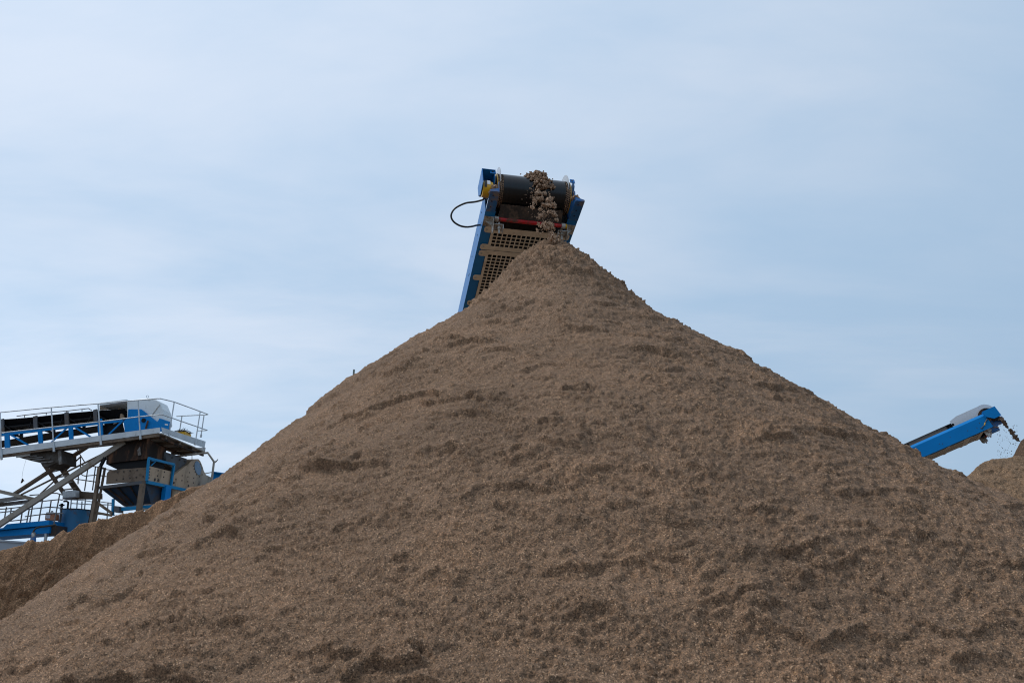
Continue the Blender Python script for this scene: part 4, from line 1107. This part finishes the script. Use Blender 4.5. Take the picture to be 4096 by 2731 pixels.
railing('grey handrail standing behind the faded blue tank', 3.2,
    [[(250, 1996), (300, 1998), (330, 1999), (372, 2006), (390, 2004), (450, 2012)], [(285, 2012), (370, 2017), (450, 2018)], [(372, 2054), (460, 2060)]],
    [((286, 1990), (281, 2045)), ((310, 1992), (306, 2045)), ((342, 1996), (337, 2045)), ((328, 2004), (326, 2045)), ((389, 2000), (377, 2085)), ((432, 2008), (428, 2075))], 'galv')

# blue platform, drum of liquid, tank, silo
bp = thing('blue_platform', fall(P(100, 2120, .9)), 'blue steel platform edge with stepped beams beside the grey silo', 'platform')
one('upper_beam', M['blue_bright'], bp, lambda q: slab(q, [(-60, 2118), (12, 2110), (28, 2095), (195, 2080), (195, 2098), (-60, 2124)], .7, 1.2))
one('lower_beam', M['blue_bright'], bp, lambda q: slab(q, [(-60, 2128), (199, 2104), (197, 2131), (28, 2143), (-60, 2150)], .85, 1.0))
one('end_block', M['blue_hopper'], bp, lambda q: slab(q, [(200, 2100), (224, 2100), (221, 2146), (196, 2141)], .95, 1.0))
one('platform_foot', M['galv'], bp, lambda q: q.tube([P(184, 2132, .9), P(181, 2158, .9)], .05, 10))
one('platform_foot', M['galv'], bp, lambda q: q.bar(P(188, 2125, 1.2), fall(P(186, 2150, 1.2)), .08, .08))
one('foot_post', M['blue_dirty'], bp, lambda q: q.bar(P(136, 2128, .8), fall(P(134, 2160, .8)), .12, .1))
ps = one('pipe_stub', M['blue_dirty'], bp, lambda q: q.tube([P(134, 2146, .4), P(134, 2176, .4)], .085, 12))
one('pipe_collar', M['galv_dusty'], ps, lambda q: q.tube([P(134, 2130, .4), P(134, 2145, .4)], .065, 12))
one('black_hose', M['cable'], bp, lambda q: q.tube([P(132, 2131, .4), P(136, 2120, .4), P(146, 2110, .45), P(163, 2106, .5), P(190, 2103, .55), P(224, 2098, .6)], .035, 8))
jc = thing('liquid_container', P(200, 2080, 1.2), 'translucent plastic container of orange liquid with a white label on the platform', 'container')
one('liquid_body', M['orange'], jc, lambda q: slab(q, [(181, 2054), (218, 2055), (216, 2080), (179, 2079)], 1.15, .3), bevel=.01)
one('clear_top', M['white'], jc, lambda q: slab(q, [(185, 2047), (213, 2047), (218, 2054), (182, 2053)], 1.15, .3), bevel=.01)
one('cap', M['cable'], jc, lambda q: q.tube([P(208, 2047, 1.3), P(208, 2043, 1.3)], .04, 10))
one('paper_label', M['white'], jc, lambda q: slab(q, [(184, 2057), (201, 2058), (200, 2072), (183, 2071)], 1.14, .006))
tk = thing('round_tank', fall(P(305, 2100, 2.2)), 'faded blue round steel tank behind the tan sand heap', 'tank')
tcp = P(307, 2040, 2.2)
one('shell', M['tank_blue'], tk, lambda q: q.lathe((tcp.x, tcp.y, 0), (0, 0, 1), [(0, .62), (tcp.z, .58), (tcp.z, .50)], 40))
one('rim', M['rust'], tk, lambda q: q.lathe((tcp.x, tcp.y, tcp.z-.02), (0, 0, 1), [(0, .585), (0, .605), (.03, .605), (.03, .585)], 40))
one('valve_pipe', M['slate'], tk, lambda q: q.tube([P(246, 2022, 1.4), P(244, 2060, 1.4), P(232, 2140, 1.4)], .035, 8))
one('valve_wheel', M['black'], tk, lambda q: (q.tube([P(237, 2020, 1.35), P(257, 2019, 1.35)], .03, 8), q.tube([P(247, 2013, 1.34), P(247, 2027, 1.34)], .05, 8)))
one('outlet_pipe', M['rust'], tk, lambda q: q.tube([P(255, 2004, 2.6), P(266, 2003, 2.6), P(273, 2008, 2.6), P(270, 2038, 2.6)], .04, 8))
sc_ = at(-150, 2139, 24.0)
si = thing('grey_silo', (sc_.x, sc_.y, 0), 'smooth grey round silo in front of the blue platform', 'silo')
one('silo_wall', M['silo'], si, lambda q: q.lathe((sc_.x, sc_.y, 0), (0, 0, 1), [(0, 3.0), (sc_.z-.35, 3.0), (sc_.z-.35, 2.9)], 96))
one('silo_rim', M['silo'], si, lambda q: q.lathe((sc_.x, sc_.y, sc_.z-.348), (0, 0, 1), [(0, 2.9), (0, 3.03), (.05, 3.03), (.05, 2.9)], 96))
# a scrap of something dangling under the walkway, and a far pole
ds = thing('dangling_scrap', P(88, 1932, .6), 'small brown scrap hanging on a thread under the walkway', 'scrap')
one('scrap', M['twig'], ds, lambda q: q.prism([P(x, y, .6) for x, y in ((88, 1912), (91, 1917), (95, 1922), (90, 1923), (87, 1928), (82, 1931), (85, 1922))], PV*.05))
one('thread', M['galv_dark'], ds, lambda q: q.tube([P(88, 1912, .62), P(92, 1880, .62), P(100, 1852, .62), P(104, 1838, .62)], .0035, 5))
pp = at(1416, 1478, 40)
one('far_pole', M['green_grey'], None, lambda q: q.tube([(pp.x, pp.y, 0), (pp.x, pp.y, pp.z)], .055, 10), label='thin grey pole tip showing above the slope of the main pile', category='pole')
